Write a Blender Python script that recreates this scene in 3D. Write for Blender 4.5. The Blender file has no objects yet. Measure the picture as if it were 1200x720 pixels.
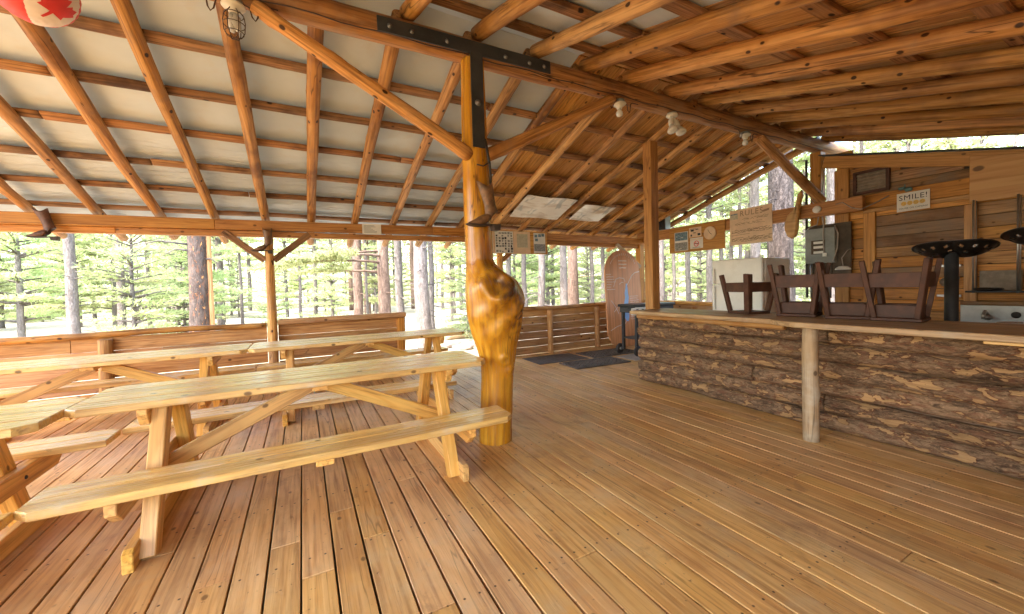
import bpy, bmesh, math, random
from mathutils import Vector, Matrix, noise
rng = random.Random(11)
sc = bpy.context.scene
COL = sc.collection
V = Vector

# ------------------------------------------------------------------ mesh builder
def frame(x, up=(0, 0, 1)):
    x = V(x).normalized(); z = V(up)
    z = z - x * z.dot(x)
    if z.length < 1e-4:
        z = V((0, 1, 0)) - x * x.y
    z.normalize(); y = z.cross(x)
    return x, y, z

class MB:
    """collects pieces of ONE part; keeps grain coordinates ('wood'), a per-piece random ('rnd') and a painted value ('dark')"""
    def __init__(s):
        s.v = []; s.w = []; s.r = []; s.d = []; s.f = []; s.m = []; s.sm = []
    def add(s, verts, faces, wood=None, rnd=None, mat=0, smooth=False, dark=None):
        n = len(s.v)
        off = V((rng.uniform(0, 60), rng.uniform(0, 60), rng.uniform(0, 60)))
        if rnd is None: rnd = rng.random()
        s.v += [V(p) for p in verts]
        s.w += [(V(p) + off) for p in (wood or verts)]
        s.r += [rnd] * len(verts)
        s.d += list(dark) if dark else [0.0] * len(verts)
        for f in faces:
            s.f.append([i + n for i in f]); s.m.append(mat); s.sm.append(smooth)
        return s
    def box(s, c, size, fr=None, bev=.004, mat=0, rnd=None, grain=None):
        a, b, d = [q / 2 for q in size]; c = V(c)
        X, Y, Z = fr or (V((1, 0, 0)), V((0, 1, 0)), V((0, 0, 1)))
        r = min(bev, a * .8, b * .8, d * .8)
        loc = []; idx = {}
        for sx in (-1, 1):
            for sy in (-1, 1):
                for sz in (-1, 1):
                    for k, p in enumerate(((sx * a, sy * (b - r), sz * (d - r)), (sx * (a - r), sy * b, sz * (d - r)), (sx * (a - r), sy * (b - r), sz * d))):
                        idx[sx, sy, sz, k] = len(loc); loc.append(p)
        F = []
        S = (-1, 1)
        for q in S:
            F.append([idx[q, -1, -1, 0], idx[q, 1, -1, 0], idx[q, 1, 1, 0], idx[q, -1, 1, 0]])
            F.append([idx[-1, q, -1, 1], idx[1, q, -1, 1], idx[1, q, 1, 1], idx[-1, q, 1, 1]])
            F.append([idx[-1, -1, q, 2], idx[1, -1, q, 2], idx[1, 1, q, 2], idx[-1, 1, q, 2]])
            for p in S:
                F.append([idx[q, p, -1, 0], idx[q, p, 1, 0], idx[q, p, 1, 1], idx[q, p, -1, 1]])
                F.append([idx[q, -1, p, 0], idx[q, 1, p, 0], idx[q, 1, p, 2], idx[q, -1, p, 2]])
                F.append([idx[-1, q, p, 1], idx[1, q, p, 1], idx[1, q, p, 2], idx[-1, q, p, 2]])
                for t in S:
                    F.append([idx[q, p, t, 0], idx[q, p, t, 1], idx[q, p, t, 2]])
        g = grain if grain is not None else max(range(3), key=lambda i: size[i])
        o = [g] + [i for i in range(3) if i != g]
        return s.add([c + X * p[0] + Y * p[1] + Z * p[2] for p in loc], F, [(p[o[0]], p[o[1]], p[o[2]]) for p in loc], rnd, mat)
    def bar(s, p0, p1, w, h, up=(0, 0, 1), bev=.004, mat=0, rnd=None):
        p0 = V(p0); p1 = V(p1); fr = frame(p1 - p0, up)
        return s.box((p0 + p1) / 2, ((p1 - p0).length, w, h), fr, bev, mat, rnd, 0)
    def prism(s, poly, h, o=(0, 0, 0), fr=None, bev=.004, mat=0, grain=0, rnd=None):
        """2D outline (counter-clockwise) in X,Y of the frame, thickness h centred on the origin along Z"""
        X, Y, Z = fr or (V((1, 0, 0)), V((0, 1, 0)), V((0, 0, 1))); o = V(o)
        n = len(poly); P = [V((p[0], p[1])) for p in poly]
        def inset(d):
            out = []
            for i in range(n):
                a = (P[i] - P[i - 1]).normalized(); b = (P[(i + 1) % n] - P[i]).normalized()
                na = V((-a.y, a.x)); nb = V((-b.y, b.x)); m = na + nb
                m = m.normalized() if m.length > 1e-5 else na
                out.append(P[i] + m * d / max(.4, m.dot(na)))
            return out
        I = inset(bev); loops = [(I, -h / 2), (P, -h / 2 + bev), (P, h / 2 - bev), (I, h / 2)]
        L = [(q.x, q.y, z) for lp, z in loops for q in lp]
        F = [list(range(n))[::-1], [3 * n + i for i in range(n)]]
        for k in range(3):
            for i in range(n):
                j = (i + 1) % n
                F.append([k * n + i, k * n + j, (k + 1) * n + j, (k + 1) * n + i])
        W = [(p[0], p[1], p[2]) if grain == 0 else (p[1], p[0], p[2]) for p in L]
        return s.add([o + X * p[0] + Y * p[1] + Z * p[2] for p in L], F, W, rnd, mat)
    def log(s, p0, p1, r0, r1=None, n=14, seg=None, wob=.01, rough=.05, knots=6, up=(0, 0, 1), mat=0, rnd=None, flat=1.0, f=1.0):
        p0 = V(p0); p1 = V(p1); r1 = r0 if r1 is None else r1
        X, Y, Z = frame(p1 - p0, up); Ln = (p1 - p0).length
        seg = seg or max(3, int(Ln / .09)); sd = rng.uniform(0, 900)
        kn = [(rng.uniform(0, Ln), rng.uniform(0, 2 * math.pi), rng.uniform(.5, 1.1)) for _ in range(int(knots * Ln))]
        vs = []; ws = []
        for i in range(seg + 1):
            t = i / seg; u = t * Ln; r = r0 + (r1 - r0) * t
            e = 1 if 0 < i < seg else .97
            cx = wob * noise.noise((u * .7, sd, 3)); cz = wob * noise.noise((u * .7, sd, 9))
            for k in range(n):
                a = 2 * math.pi * k / n
                q = r * e * (1 + rough * noise.noise((u * 1.3 * f, math.cos(a) * 1.1 + sd, math.sin(a) * 1.1)) + rough * .4 * noise.noise((u * 7 * f, math.cos(a) * 3 + sd, math.sin(a) * 3)))
                for ku, ka, ks in kn:
                    du = abs(u - ku)
                    if du < .08:
                        da = abs((a - ka + math.pi) % (2 * math.pi) - math.pi) * r
                        q += .009 * ks * math.exp(-(du / .035) ** 2 - (da / .03) ** 2)
                y = math.cos(a) * q + cx; z = math.sin(a) * q * flat + cz
                vs.append(p0 + X * u + Y * y + Z * z); ws.append((u, y, z))
        F = []
        for i in range(seg):
            for k in range(n):
                j = (k + 1) % n
                F.append([i * n + k, i * n + j, (i + 1) * n + j, (i + 1) * n + k])
        b = len(s.v); s.add(vs, F, ws, rnd, mat, True)
        s.f.append([b + k for k in range(n)][::-1]); s.m.append(mat); s.sm.append(False)
        s.f.append([b + seg * n + k for k in range(n)]); s.m.append(mat); s.sm.append(False)
        return s
    def tube(s, pts, r, n=8, mat=0, rr=None):
        pts = [V(p) for p in pts]; vs = []; F = []; N = len(pts); up = V((0, 0, 1)); ws = []; u = 0
        for i, p in enumerate(pts):
            d = (pts[min(i + 1, N - 1)] - pts[max(i - 1, 0)]).normalized()
            if i: u += (p - pts[i - 1]).length
            if abs(d.dot(up)) > .97: up = V((0, 1, 0)) if abs(d.y) < .9 else V((1, 0, 0))
            X, Y, Z = frame(d, up); up = Z
            q = rr[i] if rr else r
            for k in range(n):
                a = 2 * math.pi * k / n
                vs.append(p + Y * math.cos(a) * q + Z * math.sin(a) * q); ws.append((u, math.cos(a) * q, math.sin(a) * q))
        for i in range(N - 1):
            for k in range(n):
                j = (k + 1) % n
                F.append([i * n + k, i * n + j, (i + 1) * n + j, (i + 1) * n + k])
        F.append(list(range(n))[::-1]); F.append([(N - 1) * n + k for k in range(n)])
        return s.add(vs, F, ws, None, mat, True)
    def lathe(s, prof, o=(0, 0, 0), axis=(0, 0, 1), n=24, mat=0, smooth=True, close=True):
        Z = V(axis).normalized(); X, Y, _ = frame(V((1, 0, 0)) if abs(Z.x) < .9 else V((0, 1, 0)), Z); X = X.normalized(); Y = Z.cross(X)
        o = V(o); vs = []; F = []; N = len(prof)
        for r, z in prof:
            for k in range(n):
                a = 2 * math.pi * k / n
                vs.append(o + Z * z + X * math.cos(a) * max(r, 1e-4) + Y * math.sin(a) * max(r, 1e-4))
        for i in range(N - 1):
            for k in range(n):
                j = (k + 1) % n
                F.append([i * n + k, i * n + j, (i + 1) * n + j, (i + 1) * n + k])
        if close:
            F.append(list(range(n))[::-1]); F.append([(N - 1) * n + k for k in range(n)])
        return s.add(vs, F, None, None, mat, smooth)
    def disc(s, o, axis, r, h=.002, n=20, mat=0):
        return s.lathe([(r, 0), (r, h)], o, axis, n, mat, False)
    def pillow(s, poly, h, o, fr, mat=0, ins=.35, steps=4):
        """rounded solid from a 2D outline: layers shrink towards both faces"""
        X, Y, Z = fr; o = V(o); n = len(poly); P = [V(p) for p in poly]
        nr = []
        for i in range(n):
            a = (P[i] - P[i - 1]).normalized(); b = (P[(i + 1) % n] - P[i]).normalized()
            m = V((-a.y, a.x)) + V((-b.y, b.x)); nr.append(m.normalized() if m.length > 1e-5 else V((-a.y, a.x)))
        L = []; Ls = [math.sin(t / steps * math.pi / 2) for t in range(-steps, steps + 1)]
        for z in Ls:
            q = (1 - math.sqrt(max(0, 1 - z * z))) * ins * h
            L += [(P[i].x + nr[i].x * q, P[i].y + nr[i].y * q, z * h / 2) for i in range(n)]
        F = []; K = len(Ls)
        for k in range(K - 1):
            for i in range(n):
                j = (i + 1) % n
                F.append([k * n + i, k * n + j, (k + 1) * n + j, (k + 1) * n + i])
        s.add([o + X * p[0] + Y * p[1] + Z * p[2] for p in L], F, L, None, mat, True)
        b = len(s.v) - len(L)
        s.f.append([b + i for i in range(n)][::-1]); s.m.append(mat); s.sm.append(False)
        s.f.append([b + (K - 1) * n + i for i in range(n)]); s.m.append(mat); s.sm.append(False)
        return s
    def quad(s, a, b, c, d, mat=0, rnd=None):
        return s.add([a, b, c, d], [[0, 1, 2, 3]], None, rnd, mat)
    def text(s, txt, o, X, Y, size, mat=0, font_sp=1.0):
        """real letters (Blender's own font) laid on a plane"""
        cu = bpy.data.curves.new('lettering', 'FONT'); cu.body = txt; cu.size = size; cu.align_x = 'CENTER'; cu.align_y = 'CENTER'
        cu.space_character = font_sp; cu.resolution_u = 3
        ob = bpy.data.objects.new('lettering', cu); COL.objects.link(ob)
        dg = bpy.context.evaluated_depsgraph_get(); me = ob.evaluated_get(dg).to_mesh()
        X = V(X).normalized(); Y = V(Y).normalized(); o = V(o)
        vs = [o + X * v.co.x + Y * v.co.y for v in me.vertices]; F = [list(p.vertices) for p in me.polygons]
        ob.evaluated_get(dg).to_mesh_clear(); bpy.data.objects.remove(ob); bpy.data.curves.remove(cu)
        return s.add(vs, F, None, None, mat)
    def build(s, name, mats, parent=None, loc=None, recalc=True):
        if loc is None: loc = V((0, 0, 0))
        base = V(loc)
        par = parent; pw = V((0, 0, 0))
        while par is not None:
            pw += par.location; par = par.parent
        org = base if parent is None else pw
        me = bpy.data.meshes.new(name)
        me.from_pydata([v - org for v in s.v], [], s.f)
        for k, t, vals in (('wood', 'FLOAT_VECTOR', s.w), ('rnd', 'FLOAT', s.r), ('dark', 'FLOAT', s.d)):
            at = me.attributes.new(k, t, 'POINT')
            if t == 'FLOAT': at.data.foreach_set('value', vals)
            else: at.data.foreach_set('vector', [c for w in vals for c in w])
        mats = mats if isinstance(mats, (list, tuple)) else [mats]
        for m in mats: me.materials.append(m)
        me.polygons.foreach_set('material_index', s.m)
        me.polygons.foreach_set('use_smooth', s.sm)
        if recalc:
            bm = bmesh.new(); bm.from_mesh(me); bmesh.ops.recalc_face_normals(bm, faces=bm.faces); bm.to_mesh(me); bm.free()
        me.update()
        o = bpy.data.objects.new(name, me); COL.objects.link(o)
        if parent is not None: o.parent = parent
        else: o.location = base
        return o

def tag(o, label, cat, group=None, kind=None):
    o['label'] = label; o['category'] = cat
    if group: o['group'] = group
    if kind: o['kind'] = kind
    return o
def thing(name, loc, label, cat, group=None):
    o = bpy.data.objects.new(name, None); COL.objects.link(o); o.location = loc; o.empty_display_size = .1
    return tag(o, label, cat, group)
def copy_tree(o, parent=None):
    c = o.copy(); COL.objects.link(c)
    if parent is not None: c.parent = parent
    for ch in list(o.children): copy_tree(ch, c)
    return c

# ------------------------------------------------------------------ materials
def srgb(h):
    h = h.lstrip('#'); c = [int(h[i:i + 2], 16) / 255 for i in (0, 2, 4)]
    return tuple((x / 12.92 if x < .04045 else ((x + .055) / 1.055) ** 2.4) for x in c)
class NT:
    def __init__(s, name):
        s.mat = bpy.data.materials.new(name); s.mat.use_nodes = True
        s.t = s.mat.node_tree; s.t.nodes.clear()
        s.out = s.n('ShaderNodeOutputMaterial'); s.b = s.n('ShaderNodeBsdfPrincipled'); s.l(s.b.outputs[0], s.out.inputs[0])
    def n(s, t, **k):
        o = s.t.nodes.new(t)
        for a, b in k.items(): setattr(o, a, b)
        return o
    def l(s, a, b): s.t.links.new(a, b)
    def inp(s, sock, v):
        if hasattr(v, 'is_output'): s.l(v, sock)
        elif v is not None: sock.default_value = (*v, 1) if isinstance(v, tuple) and len(v) == 3 and sock.type == 'RGBA' else v
    def attr(s, name): return s.n('ShaderNodeAttribute', attribute_name=name)
    def vmul(s, v, sc_):
        m = s.n('ShaderNodeVectorMath', operation='MULTIPLY'); s.l(v, m.inputs[0]); m.inputs[1].default_value = sc_; return m.outputs[0]
    def noise(s, v, scale=1, detail=4, rough=.55, dist=0, out=0):
        o = s.n('ShaderNodeTexNoise'); s.l(v, o.inputs['Vector']); o.inputs['Scale'].default_value = scale; o.inputs['Detail'].default_value = detail
        o.inputs['Roughness'].default_value = rough; o.inputs['Distortion'].default_value = dist; return o.outputs[out]
    def math(s, op, a, b=None, c=None, clamp=False):
        o = s.n('ShaderNodeMath', operation=op, use_clamp=clamp); s.inp(o.inputs[0], a)
        if b is not None: s.inp(o.inputs[1], b)
        if c is not None: s.inp(o.inputs[2], c)
        return o.outputs[0]
    def ss(s, v, a, b, lo=0., hi=1.):
        o = s.n('ShaderNodeMapRange', interpolation_type='SMOOTHSTEP'); s.l(v, o.inputs[0])
        for i, q in enumerate((a, b, lo, hi)): o.inputs[i + 1].default_value = q
        return o.outputs[0]
    def mix(s, f, a, b, bl='MIX'):
        o = s.n('ShaderNodeMix', data_type='RGBA', blend_type=bl); s.inp(o.inputs[0], f); s.inp(o.inputs[6], a); s.inp(o.inputs[7], b); return o.outputs[2]
    def bump(s, h, st=.3, d=.01):
        o = s.n('ShaderNodeBump'); s.l(h, o.inputs['Height']); o.inputs['Strength'].default_value = st; o.inputs['Distance'].default_value = d
        s.l(o.outputs[0], s.b.inputs['Normal'])
    def set(s, **k):
        for a, v in k.items(): s.inp(s.b.inputs[a.replace('_', ' ')], v)
        return s.mat

def wood(name, light, mid, dark, rough=.5, knots=.8, grain=1.0, var=.3, grey=None, grey_amt=0., spec=.5, bump=.35, ksz=.11, stain=.35, ks=(4.6, 7., 7.), check=.5, hook=None):
    N = NT(name); w = N.attr('wood').outputs['Vector']; r = N.attr('rnd').outputs['Fac']
    fine = N.noise(N.vmul(w, (2.2 * grain, 55 * grain, 55 * grain)), 1, 5, .6, .3)
    rings = N.noise(N.vmul(w, (.7 * grain, 9 * grain, 9 * grain)), 1, 3, .5, .6)
    band = N.math('SINE', N.math('MULTIPLY', rings, 38.)); band = N.math('MULTIPLY_ADD', band, .5, .5)
    big = N.noise(w, 1.6, 4, .6)
    c = N.mix(N.ss(band, .15, 1, 0, .75), light, mid)
    c = N.mix(N.ss(fine, .42, .74, 0, .9), c, dark)
    c = N.mix(N.ss(big, .48, .75, 0, stain), c, dark)
    if grey:
        g = N.noise(w, 2.7, 5, .65)
        c = N.mix(N.ss(g, .62 - .35 * grey_amt, .86 - .3 * grey_amt, 0, .85), c, grey)
    if knots:
        vo = N.n('ShaderNodeTexVoronoi'); N.l(N.vmul(w, ks), vo.inputs['Vector']); vo.inputs['Scale'].default_value = 1
        kd = N.math('ADD', vo.outputs['Distance'], N.math('MULTIPLY', N.noise(w, 22, 2), .05))
        halo = N.ss(kd, ksz + .03, ksz * 2.6, .55 * knots, 0)
        c = N.mix(halo, c, mid)
        c = N.mix(N.ss(kd, ksz * .8, ksz + .035, knots, 0), c, tuple(q * .33 for q in dark))
    if check:
        ck = N.noise(N.vmul(w, (.55, 8.5, 8.5)), 1, 3, .45, .25)
        ln = N.ss(N.math('ABSOLUTE', N.math('SUBTRACT', ck, .5)), .0, .010, 1, 0)
        ln = N.math('MULTIPLY', ln, N.ss(N.noise(N.vmul(w, (.9, 3, 3)), 1, 2), .46, .58, 0, check))
        c = N.mix(ln, c, tuple(q * .22 for q in dark))
    if hook: c = hook(N, c)
    hs = N.n('ShaderNodeHueSaturation'); N.l(c, hs.inputs['Color'])
    N.l(N.math('MULTIPLY_ADD', r, var, 1 - var * .5), hs.inputs['Value'])
    N.l(N.math('MULTIPLY_ADD', N.math('FRACT', N.math('MULTIPLY', r, 7.31)), .008, .496), hs.inputs['Hue'])
    N.l(N.math('MULTIPLY_ADD', N.math('FRACT', N.math('MULTIPLY', r, 13.7)), .12, .93), hs.inputs['Saturation'])
    d = N.attr('dark').outputs['Fac']
    c = N.mix(N.math('MULTIPLY', d, N.ss(fine, .2, .7, .75, 1.), None, True), hs.outputs[0], (.05, .022, .010))
    rg = N.math('MULTIPLY_ADD', fine, .3, rough - .13)
    h = N.math('ADD', N.math('MULTIPLY', fine, -.7), N.math('MULTIPLY', band, -.25))
    N.bump(h, bump, .004)
    return N.set(Base_Color=c, Roughness=rg, Specular_IOR_Level=spec)

def paint(name, col, rough=.5, metal=0., var=.12, scale=6., dirt=None, dirt_amt=.3, bump=.0, spec=.5):
    N = NT(name); tc = N.n('ShaderNodeTexCoord').outputs['Object']
    n = N.noise(tc, scale, 5, .6)
    c = N.mix(N.ss(n, .35, .7, 0, 1), tuple(q * (1 - var) for q in col), tuple(min(1, q * (1 + var)) for q in col))
    if dirt: c = N.mix(N.ss(N.noise(tc, scale * 2.3, 6, .7), .5, .75, 0, dirt_amt), c, dirt)
    if bump: N.bump(N.noise(tc, scale * 18, 4), bump, .003)
    return N.set(Base_Color=c, Roughness=N.math('MULTIPLY_ADD', n, .2, rough - .1), Metallic=metal, Specular_IOR_Level=spec)

def bark(name, plates, crack, scrape, scrape_amt=.35, scale=1., vec='wood', bumpd=.012):
    N = NT(name); w = N.attr(vec).outputs['Vector']
    mot = N.noise(N.vmul(w, (7 * scale, 20 * scale, 20 * scale)), 1, 7, .72, 1.2); fl = N.noise(N.vmul(w, (30 * scale, 55 * scale, 55 * scale)), 1, 5, .7, .6)
    big0 = N.noise(N.vmul(w, (2 * scale, 4 * scale, 4 * scale)), 1, 3, .5)
    fur = N.n('ShaderNodeTexVoronoi', feature='DISTANCE_TO_EDGE'); fur.inputs['Scale'].default_value = 1
    wd = N.n('ShaderNodeVectorMath', operation='ADD'); N.l(N.vmul(w, (6 * scale, 26 * scale, 26 * scale)), wd.inputs[0])
    nz_ = N.n('ShaderNodeTexNoise'); N.l(N.vmul(w, (14, 30, 30)), nz_.inputs['Vector']); nz_.inputs['Scale'].default_value = 1; nz_.inputs['Detail'].default_value = 4
    N.l(N.vmul(nz_.outputs['Color'], (1.6, 1.6, 1.6)), wd.inputs[1]); N.l(wd.outputs[0], fur.inputs['Vector'])
    c = N.mix(N.ss(mot, .34, .62), crack, plates)
    c = N.mix(N.ss(fl, .52, .72, 0, .65), c, tuple(min(1, q * 1.75) for q in plates))
    c = N.mix(N.ss(big0, .5, .7, 0, .4), c, tuple(min(1, q * 1.3) for q in plates))
    fr = N.ss(fur.outputs[0], 0, .09, .45, 0)
    c = N.mix(fr, c, crack)
    h = N.math('ADD', N.math('MULTIPLY_ADD', fl, .45, mot), N.ss(fur.outputs[0], 0, .16, 0, .4))
    if scrape:
        big = N.noise(N.vmul(w, (6.5, 16, 16)), 1, 3, .55, .6); b2 = N.noise(N.vmul(w, (16, 30, 30)), 1, 4, .6, .5)
        k = N.math('ADD', N.math('MULTIPLY', big, .82), N.math('MULTIPLY', b2, .18))
        th = .72 - .3 * scrape_amt
        f = N.ss(k, th, th + .012)
        edge = N.ss(k, th - .05, th, 0, .8)
        c = N.mix(edge, c, (.15, .055, .026)); rd = N.noise(N.vmul(w, (5, 14, 14)), 1, 5, .65, .5); c = N.mix(N.ss(rd, .52, .66, 0, .7), c, (.20, .085, .045))
        g = N.noise(N.vmul(w, (3, 50, 50)), 1, 4); g2 = N.noise(w, 9, 3)
        bare = N.mix(N.ss(g, .35, .75), scrape, tuple(q * .6 for q in scrape)); bare = N.mix(N.ss(g2, .5, .75, 0, .5), bare, tuple(q * .4 for q in scrape))
        c = N.mix(f, c, bare)
        h = N.math('MULTIPLY', h, N.math('SUBTRACT', 1.05, N.math('MULTIPLY', f, .8)))
    r = N.attr('rnd').outputs['Fac']
    hs = N.n('ShaderNodeHueSaturation'); N.l(c, hs.inputs['Color']); N.l(N.math('MULTIPLY_ADD', r, .4, .8), hs.inputs['Value'])
    N.bump(h, .9, bumpd)
    return N.set(Base_Color=hs.outputs[0], Roughness=.85, Specular_IOR_Level=.2)

def floor_hook(N, c):
    tc = N.n('ShaderNodeTexCoord').outputs['Object']; sp = N.n('ShaderNodeSeparateXYZ'); N.l(tc, sp.inputs[0])
    big = N.noise(tc, .9, 5, .62, .4); c = N.mix(N.ss(big, .5, .72, 0, .45), c, (.30, .14, .042))
    wear = N.noise(N.vmul(tc, (1.6, .8, 1)), 1, 6, .7, .6); c = N.mix(N.ss(wear, .50, .66, 0, .7), c, (.72, .47, .22))
    scr = N.noise(N.vmul(tc, (55, 9, 1)), 1, 3, .6, .8); c = N.mix(N.ss(scr, .66, .74, 0, .5), c, (.62, .46, .30))
    sp2 = N.noise(tc, 26, 3, .7); c = N.mix(N.ss(sp2, .66, .72, 0, .7), c, (.10, .05, .025)); dk_ = N.noise(N.vmul(tc, (3.2, 2.2, 1)), 1, 6, .7, .8); c = N.mix(N.ss(dk_, .56, .72, 0, .5), c, (.27, .135, .055))
    fx = N.math('FRACT', N.math('DIVIDE', N.math('ADD', sp.outputs[0], .191), .1412)); fx = N.math('MULTIPLY', fx, .1412)
    dx = N.math('MINIMUM', N.math('ABSOLUTE', N.math('SUBTRACT', fx, .036)), N.math('ABSOLUTE', N.math('SUBTRACT', fx, .104)))
    fy = N.math('MULTIPLY', N.math('ABSOLUTE', N.math('SUBTRACT', N.math('FRACT', N.math('DIVIDE', sp.outputs[1], .61)), .5)), .61)
    d = N.math('SQRT', N.math('ADD', N.math('MULTIPLY', dx, dx), N.math('MULTIPLY', fy, fy)))
    return N.mix(N.ss(d, .0035, .0075, .9, 0), c, (.035, .022, .015))
def top_hook(N, c):
    tc = N.n('ShaderNodeTexCoord').outputs['Object']
    st = N.noise(tc, 2.3, 6, .7, .5); c = N.mix(N.ss(st, .54, .72, 0, .35), c, (.48, .29, .11))
    st2 = N.noise(tc, 17, 4, .7); c = N.mix(N.ss(st2, .62, .74, 0, .5), c, (.26, .15, .07)); return c
M = {}
M['log'] = wood('peeled_log', (.62, .325, .105), (.48, .22, .058), (.16, .062, .020), .52, 1., .8, .45, (.32, .185, .10), .28, ksz=.145, stain=.95, bump=.7, ks=(6., 9., 9.), check=.8, spec=.3)
M['purlin'] = wood('waney_purlin', (.43, .22, .10), (.29, .135, .058), (.06, .026, .015), .7, 1., 1, .45, (.28, .17, .10), .35, stain=1., bump=.7, ksz=.14, spec=.25)
M['roofplank'] = wood('roof_plank', (.70, .39, .135), (.60, .305, .09), (.32, .14, .045), .65, .9, 1, .5, ksz=.12, stain=.6, spec=.25)
M['beam'] = wood('squared_beam', (.56, .26, .065), (.46, .195, .045), (.24, .088, .022), .5, .8, .9, .25, ksz=.11, bump=.5, spec=.3)
M['ridge'] = wood('weathered_log', (.50, .26, .105), (.37, .175, .065), (.13, .052, .025), .55, 1., .8, .3, (.36, .24, .15), .4, stain=.75, check=.9, spec=.3)
M['post'] = wood('varnished_burl', (.66, .325, .05), (.54, .225, .028), (.25, .082, .012), .24, .6, .5, .06, spec=.55, bump=.18, ksz=.07, stain=.85, check=.7)
M['table'] = wood('table_pine', (.80, .465, .135), (.70, .355, .085), (.36, .16, .038), .38, .9, .9, .22, spec=.4, ksz=.10, stain=.35, check=.3)
M['tabletop'] = wood('tabletop_pine', (.82, .53, .185), (.71, .41, .115), (.38, .185, .055), .25, .9, .9, .24, (.62, .52, .38), .35, spec=.5, ksz=.10, stain=.45, check=.3, hook=top_hook)
M['fence'] = wood('fence_board', (.50, .265, .105), (.40, .19, .066), (.20, .08, .03), .65, .9, .9, .38, (.38, .24, .14), .3, ksz=.12, bump=.5, spec=.25)
M['floor'] = wood('floor_board', (.73, .43, .165), (.65, .355, .12), (.36, .17, .06), .46, .75, .8, .14, (.60, .40, .20), .4, spec=.3, ksz=.095, stain=.5, bump=.5, hook=floor_hook)
M['counter'] = wood('counter_board', (.46, .28, .135), (.37, .21, .092), (.19, .10, .045), .42, .6, .9, .2, (.40, .31, .22), .35, ksz=.11, spec=.4, hook=top_hook)
M['siding'] = wood('kitchen_siding', (.70, .34, .085), (.57, .255, .058), (.25, .095, .027), .5, 1., .9, .6, (.30, .19, .11), .25, ksz=.13, stain=.6, spec=.3)
M['oldsiding'] = wood('weathered_siding', (.46, .26, .125), (.34, .185, .085), (.15, .075, .04), .65, .8, .9, .55, (.29, .21, .15), .6, ksz=.11, stain=.6, spec=.25)
M['trim'] = wood('kitchen_trim', (.64, .33, .085), (.54, .255, .06), (.32, .13, .03), .42, .8, .9, .25, ksz=.11, spec=.35)
M['ply'] = wood('plywood', (.66, .39, .155), (.60, .33, .12), (.42, .2, .06), .5, .9, .35, .1, ksz=.16, stain=.25, ks=(3.1, 4.6, 4.6), check=0)
M['greywood'] = wood('grey_post', (.44, .285, .15), (.35, .215, .105), (.17, .095, .048), .55, .8, .8, .15, (.48, .40, .30), .5, ksz=.12, check=.8, spec=.3)
M['redboard'] = wood('map_board', (.68, .31, .135), (.61, .26, .10), (.40, .16, .06), .5, .2, .5, .1, check=.2)
M['stool'] = paint('brown_stain', (.088, .036, .021), .55, 0, .25, 9, (.13, .07, .05), .2, spec=.3)
M['bark'] = bark('slab_bark', (.30, .18, .10), (.075, .042, .024), (.47, .27, .12), .56)
M['trunk'] = bark('pine_bark', (.24, .205, .185), (.13, .105, .09), None, 0, .6, bumpd=.03)
M['trunkred'] = bark('red_pine_bark', (.27, .185, .14), (.15, .095, .07), None, 0, .6, bumpd=.03)
M['darkbark'] = bark('rough_dark_bark', (.17, .135, .12), (.05, .038, .033), None, 0, .5, bumpd=.04)
M['snag'] = bark('dead_trunk', (.11, .082, .068), (.04, .03, .026), (.50, .25, .10), .3, .4)
M['steel'] = paint('black_steel', (.032, .033, .036), .55, 0., .3, 5, (.09, .08, .07), .3)
M['bolt'] = paint('bolt_zinc', (.22, .215, .21), .5, .7, .3)
M['iron'] = paint('cast_iron', (.016, .013, .011), .38, .2, .3, 8)
M['galv'] = paint('galvanised', (.45, .45, .45), .38, .85, .15, 10)
M['stainless'] = paint('stainless', (.42, .41, .39), .34, .9, .15, 5)
M['enamel'] = paint('fridge_enamel', (.82, .80, .76), .3, 0, .05, 3, (.5, .42, .34), .15)
M['white'] = paint('white_plastic', (.78, .76, .72), .4, 0, .05)
M['porcelain'] = paint('porcelain', (.72, .68, .6), .3, 0, .06)
M['black'] = paint('black_plastic', (.026, .020, .016), .55, 0, .25)
M['rubber'] = paint('rubber_mat', (.095, .072, .054), .7, 0, .35, 9, (.16, .14, .12), .5, .4)
M['carpet'] = paint('dark_carpet', (.095, .07, .052), .95, 0, .35, 14, (.14, .11, .09), .35, .5)
M['greymat'] = paint('grey_mat', (.32, .26, .20), .9, 0, .2, 14, (.3, .25, .2), .3, .5)
M['greypaint'] = paint('panel_grey', (.25, .27, .265), .5, 0, .15, 6, (.15, .12, .1), .25)
M['panelback'] = paint('panel_backing', (.10, .075, .055), .8, 0, .3, 6)
M['paper'] = paint('paper', (.78, .75, .70), .6, 0, .05)
M['tanpaper'] = paint('tan_paper', (.78, .57, .38), .6, 0, .08)
M['ink'] = paint('ink', (.022, .022, .028), .6)
M['inkbrown'] = paint('pen_line', (.36, .23, .145), .7)
M['chalk'] = paint('chalk_paint', (.72, .62, .55), .7)
M['lake'] = paint('lake_paint', (.27, .42, .66), .5)
M['yellow'] = paint('smiley_yellow', (.80, .50, .10), .5)
M['red'] = paint('flag_red', (.72, .045, .05), .55, 0, .12, 8)
M['flagwhite'] = paint('flag_white', (.83, .72, .69), .6, 0, .06, 8)
M['leather'] = paint('boot_leather', (.10, .042, .028), .5, 0, .4, 16, (.2, .1, .07), .4, .3)
M['tanleather'] = paint('tan_leather', (.17, .085, .038), .5, 0, .45, 16, (.06, .03, .018), .6, .3)
M['sole'] = paint('boot_sole', (.035, .022, .017), .6)
M['teal'] = paint('teal_clip', (.10, .20, .20), .5)
M['bluephoto'] = paint('blue_photo', (.14, .24, .31), .4, 0, .5, 40, (.6, .6, .55), .5)
M['bwphoto'] = paint('grey_photo', (.30, .30, .29), .4, 0, .6, 60, (.05, .05, .05), .6)
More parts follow.
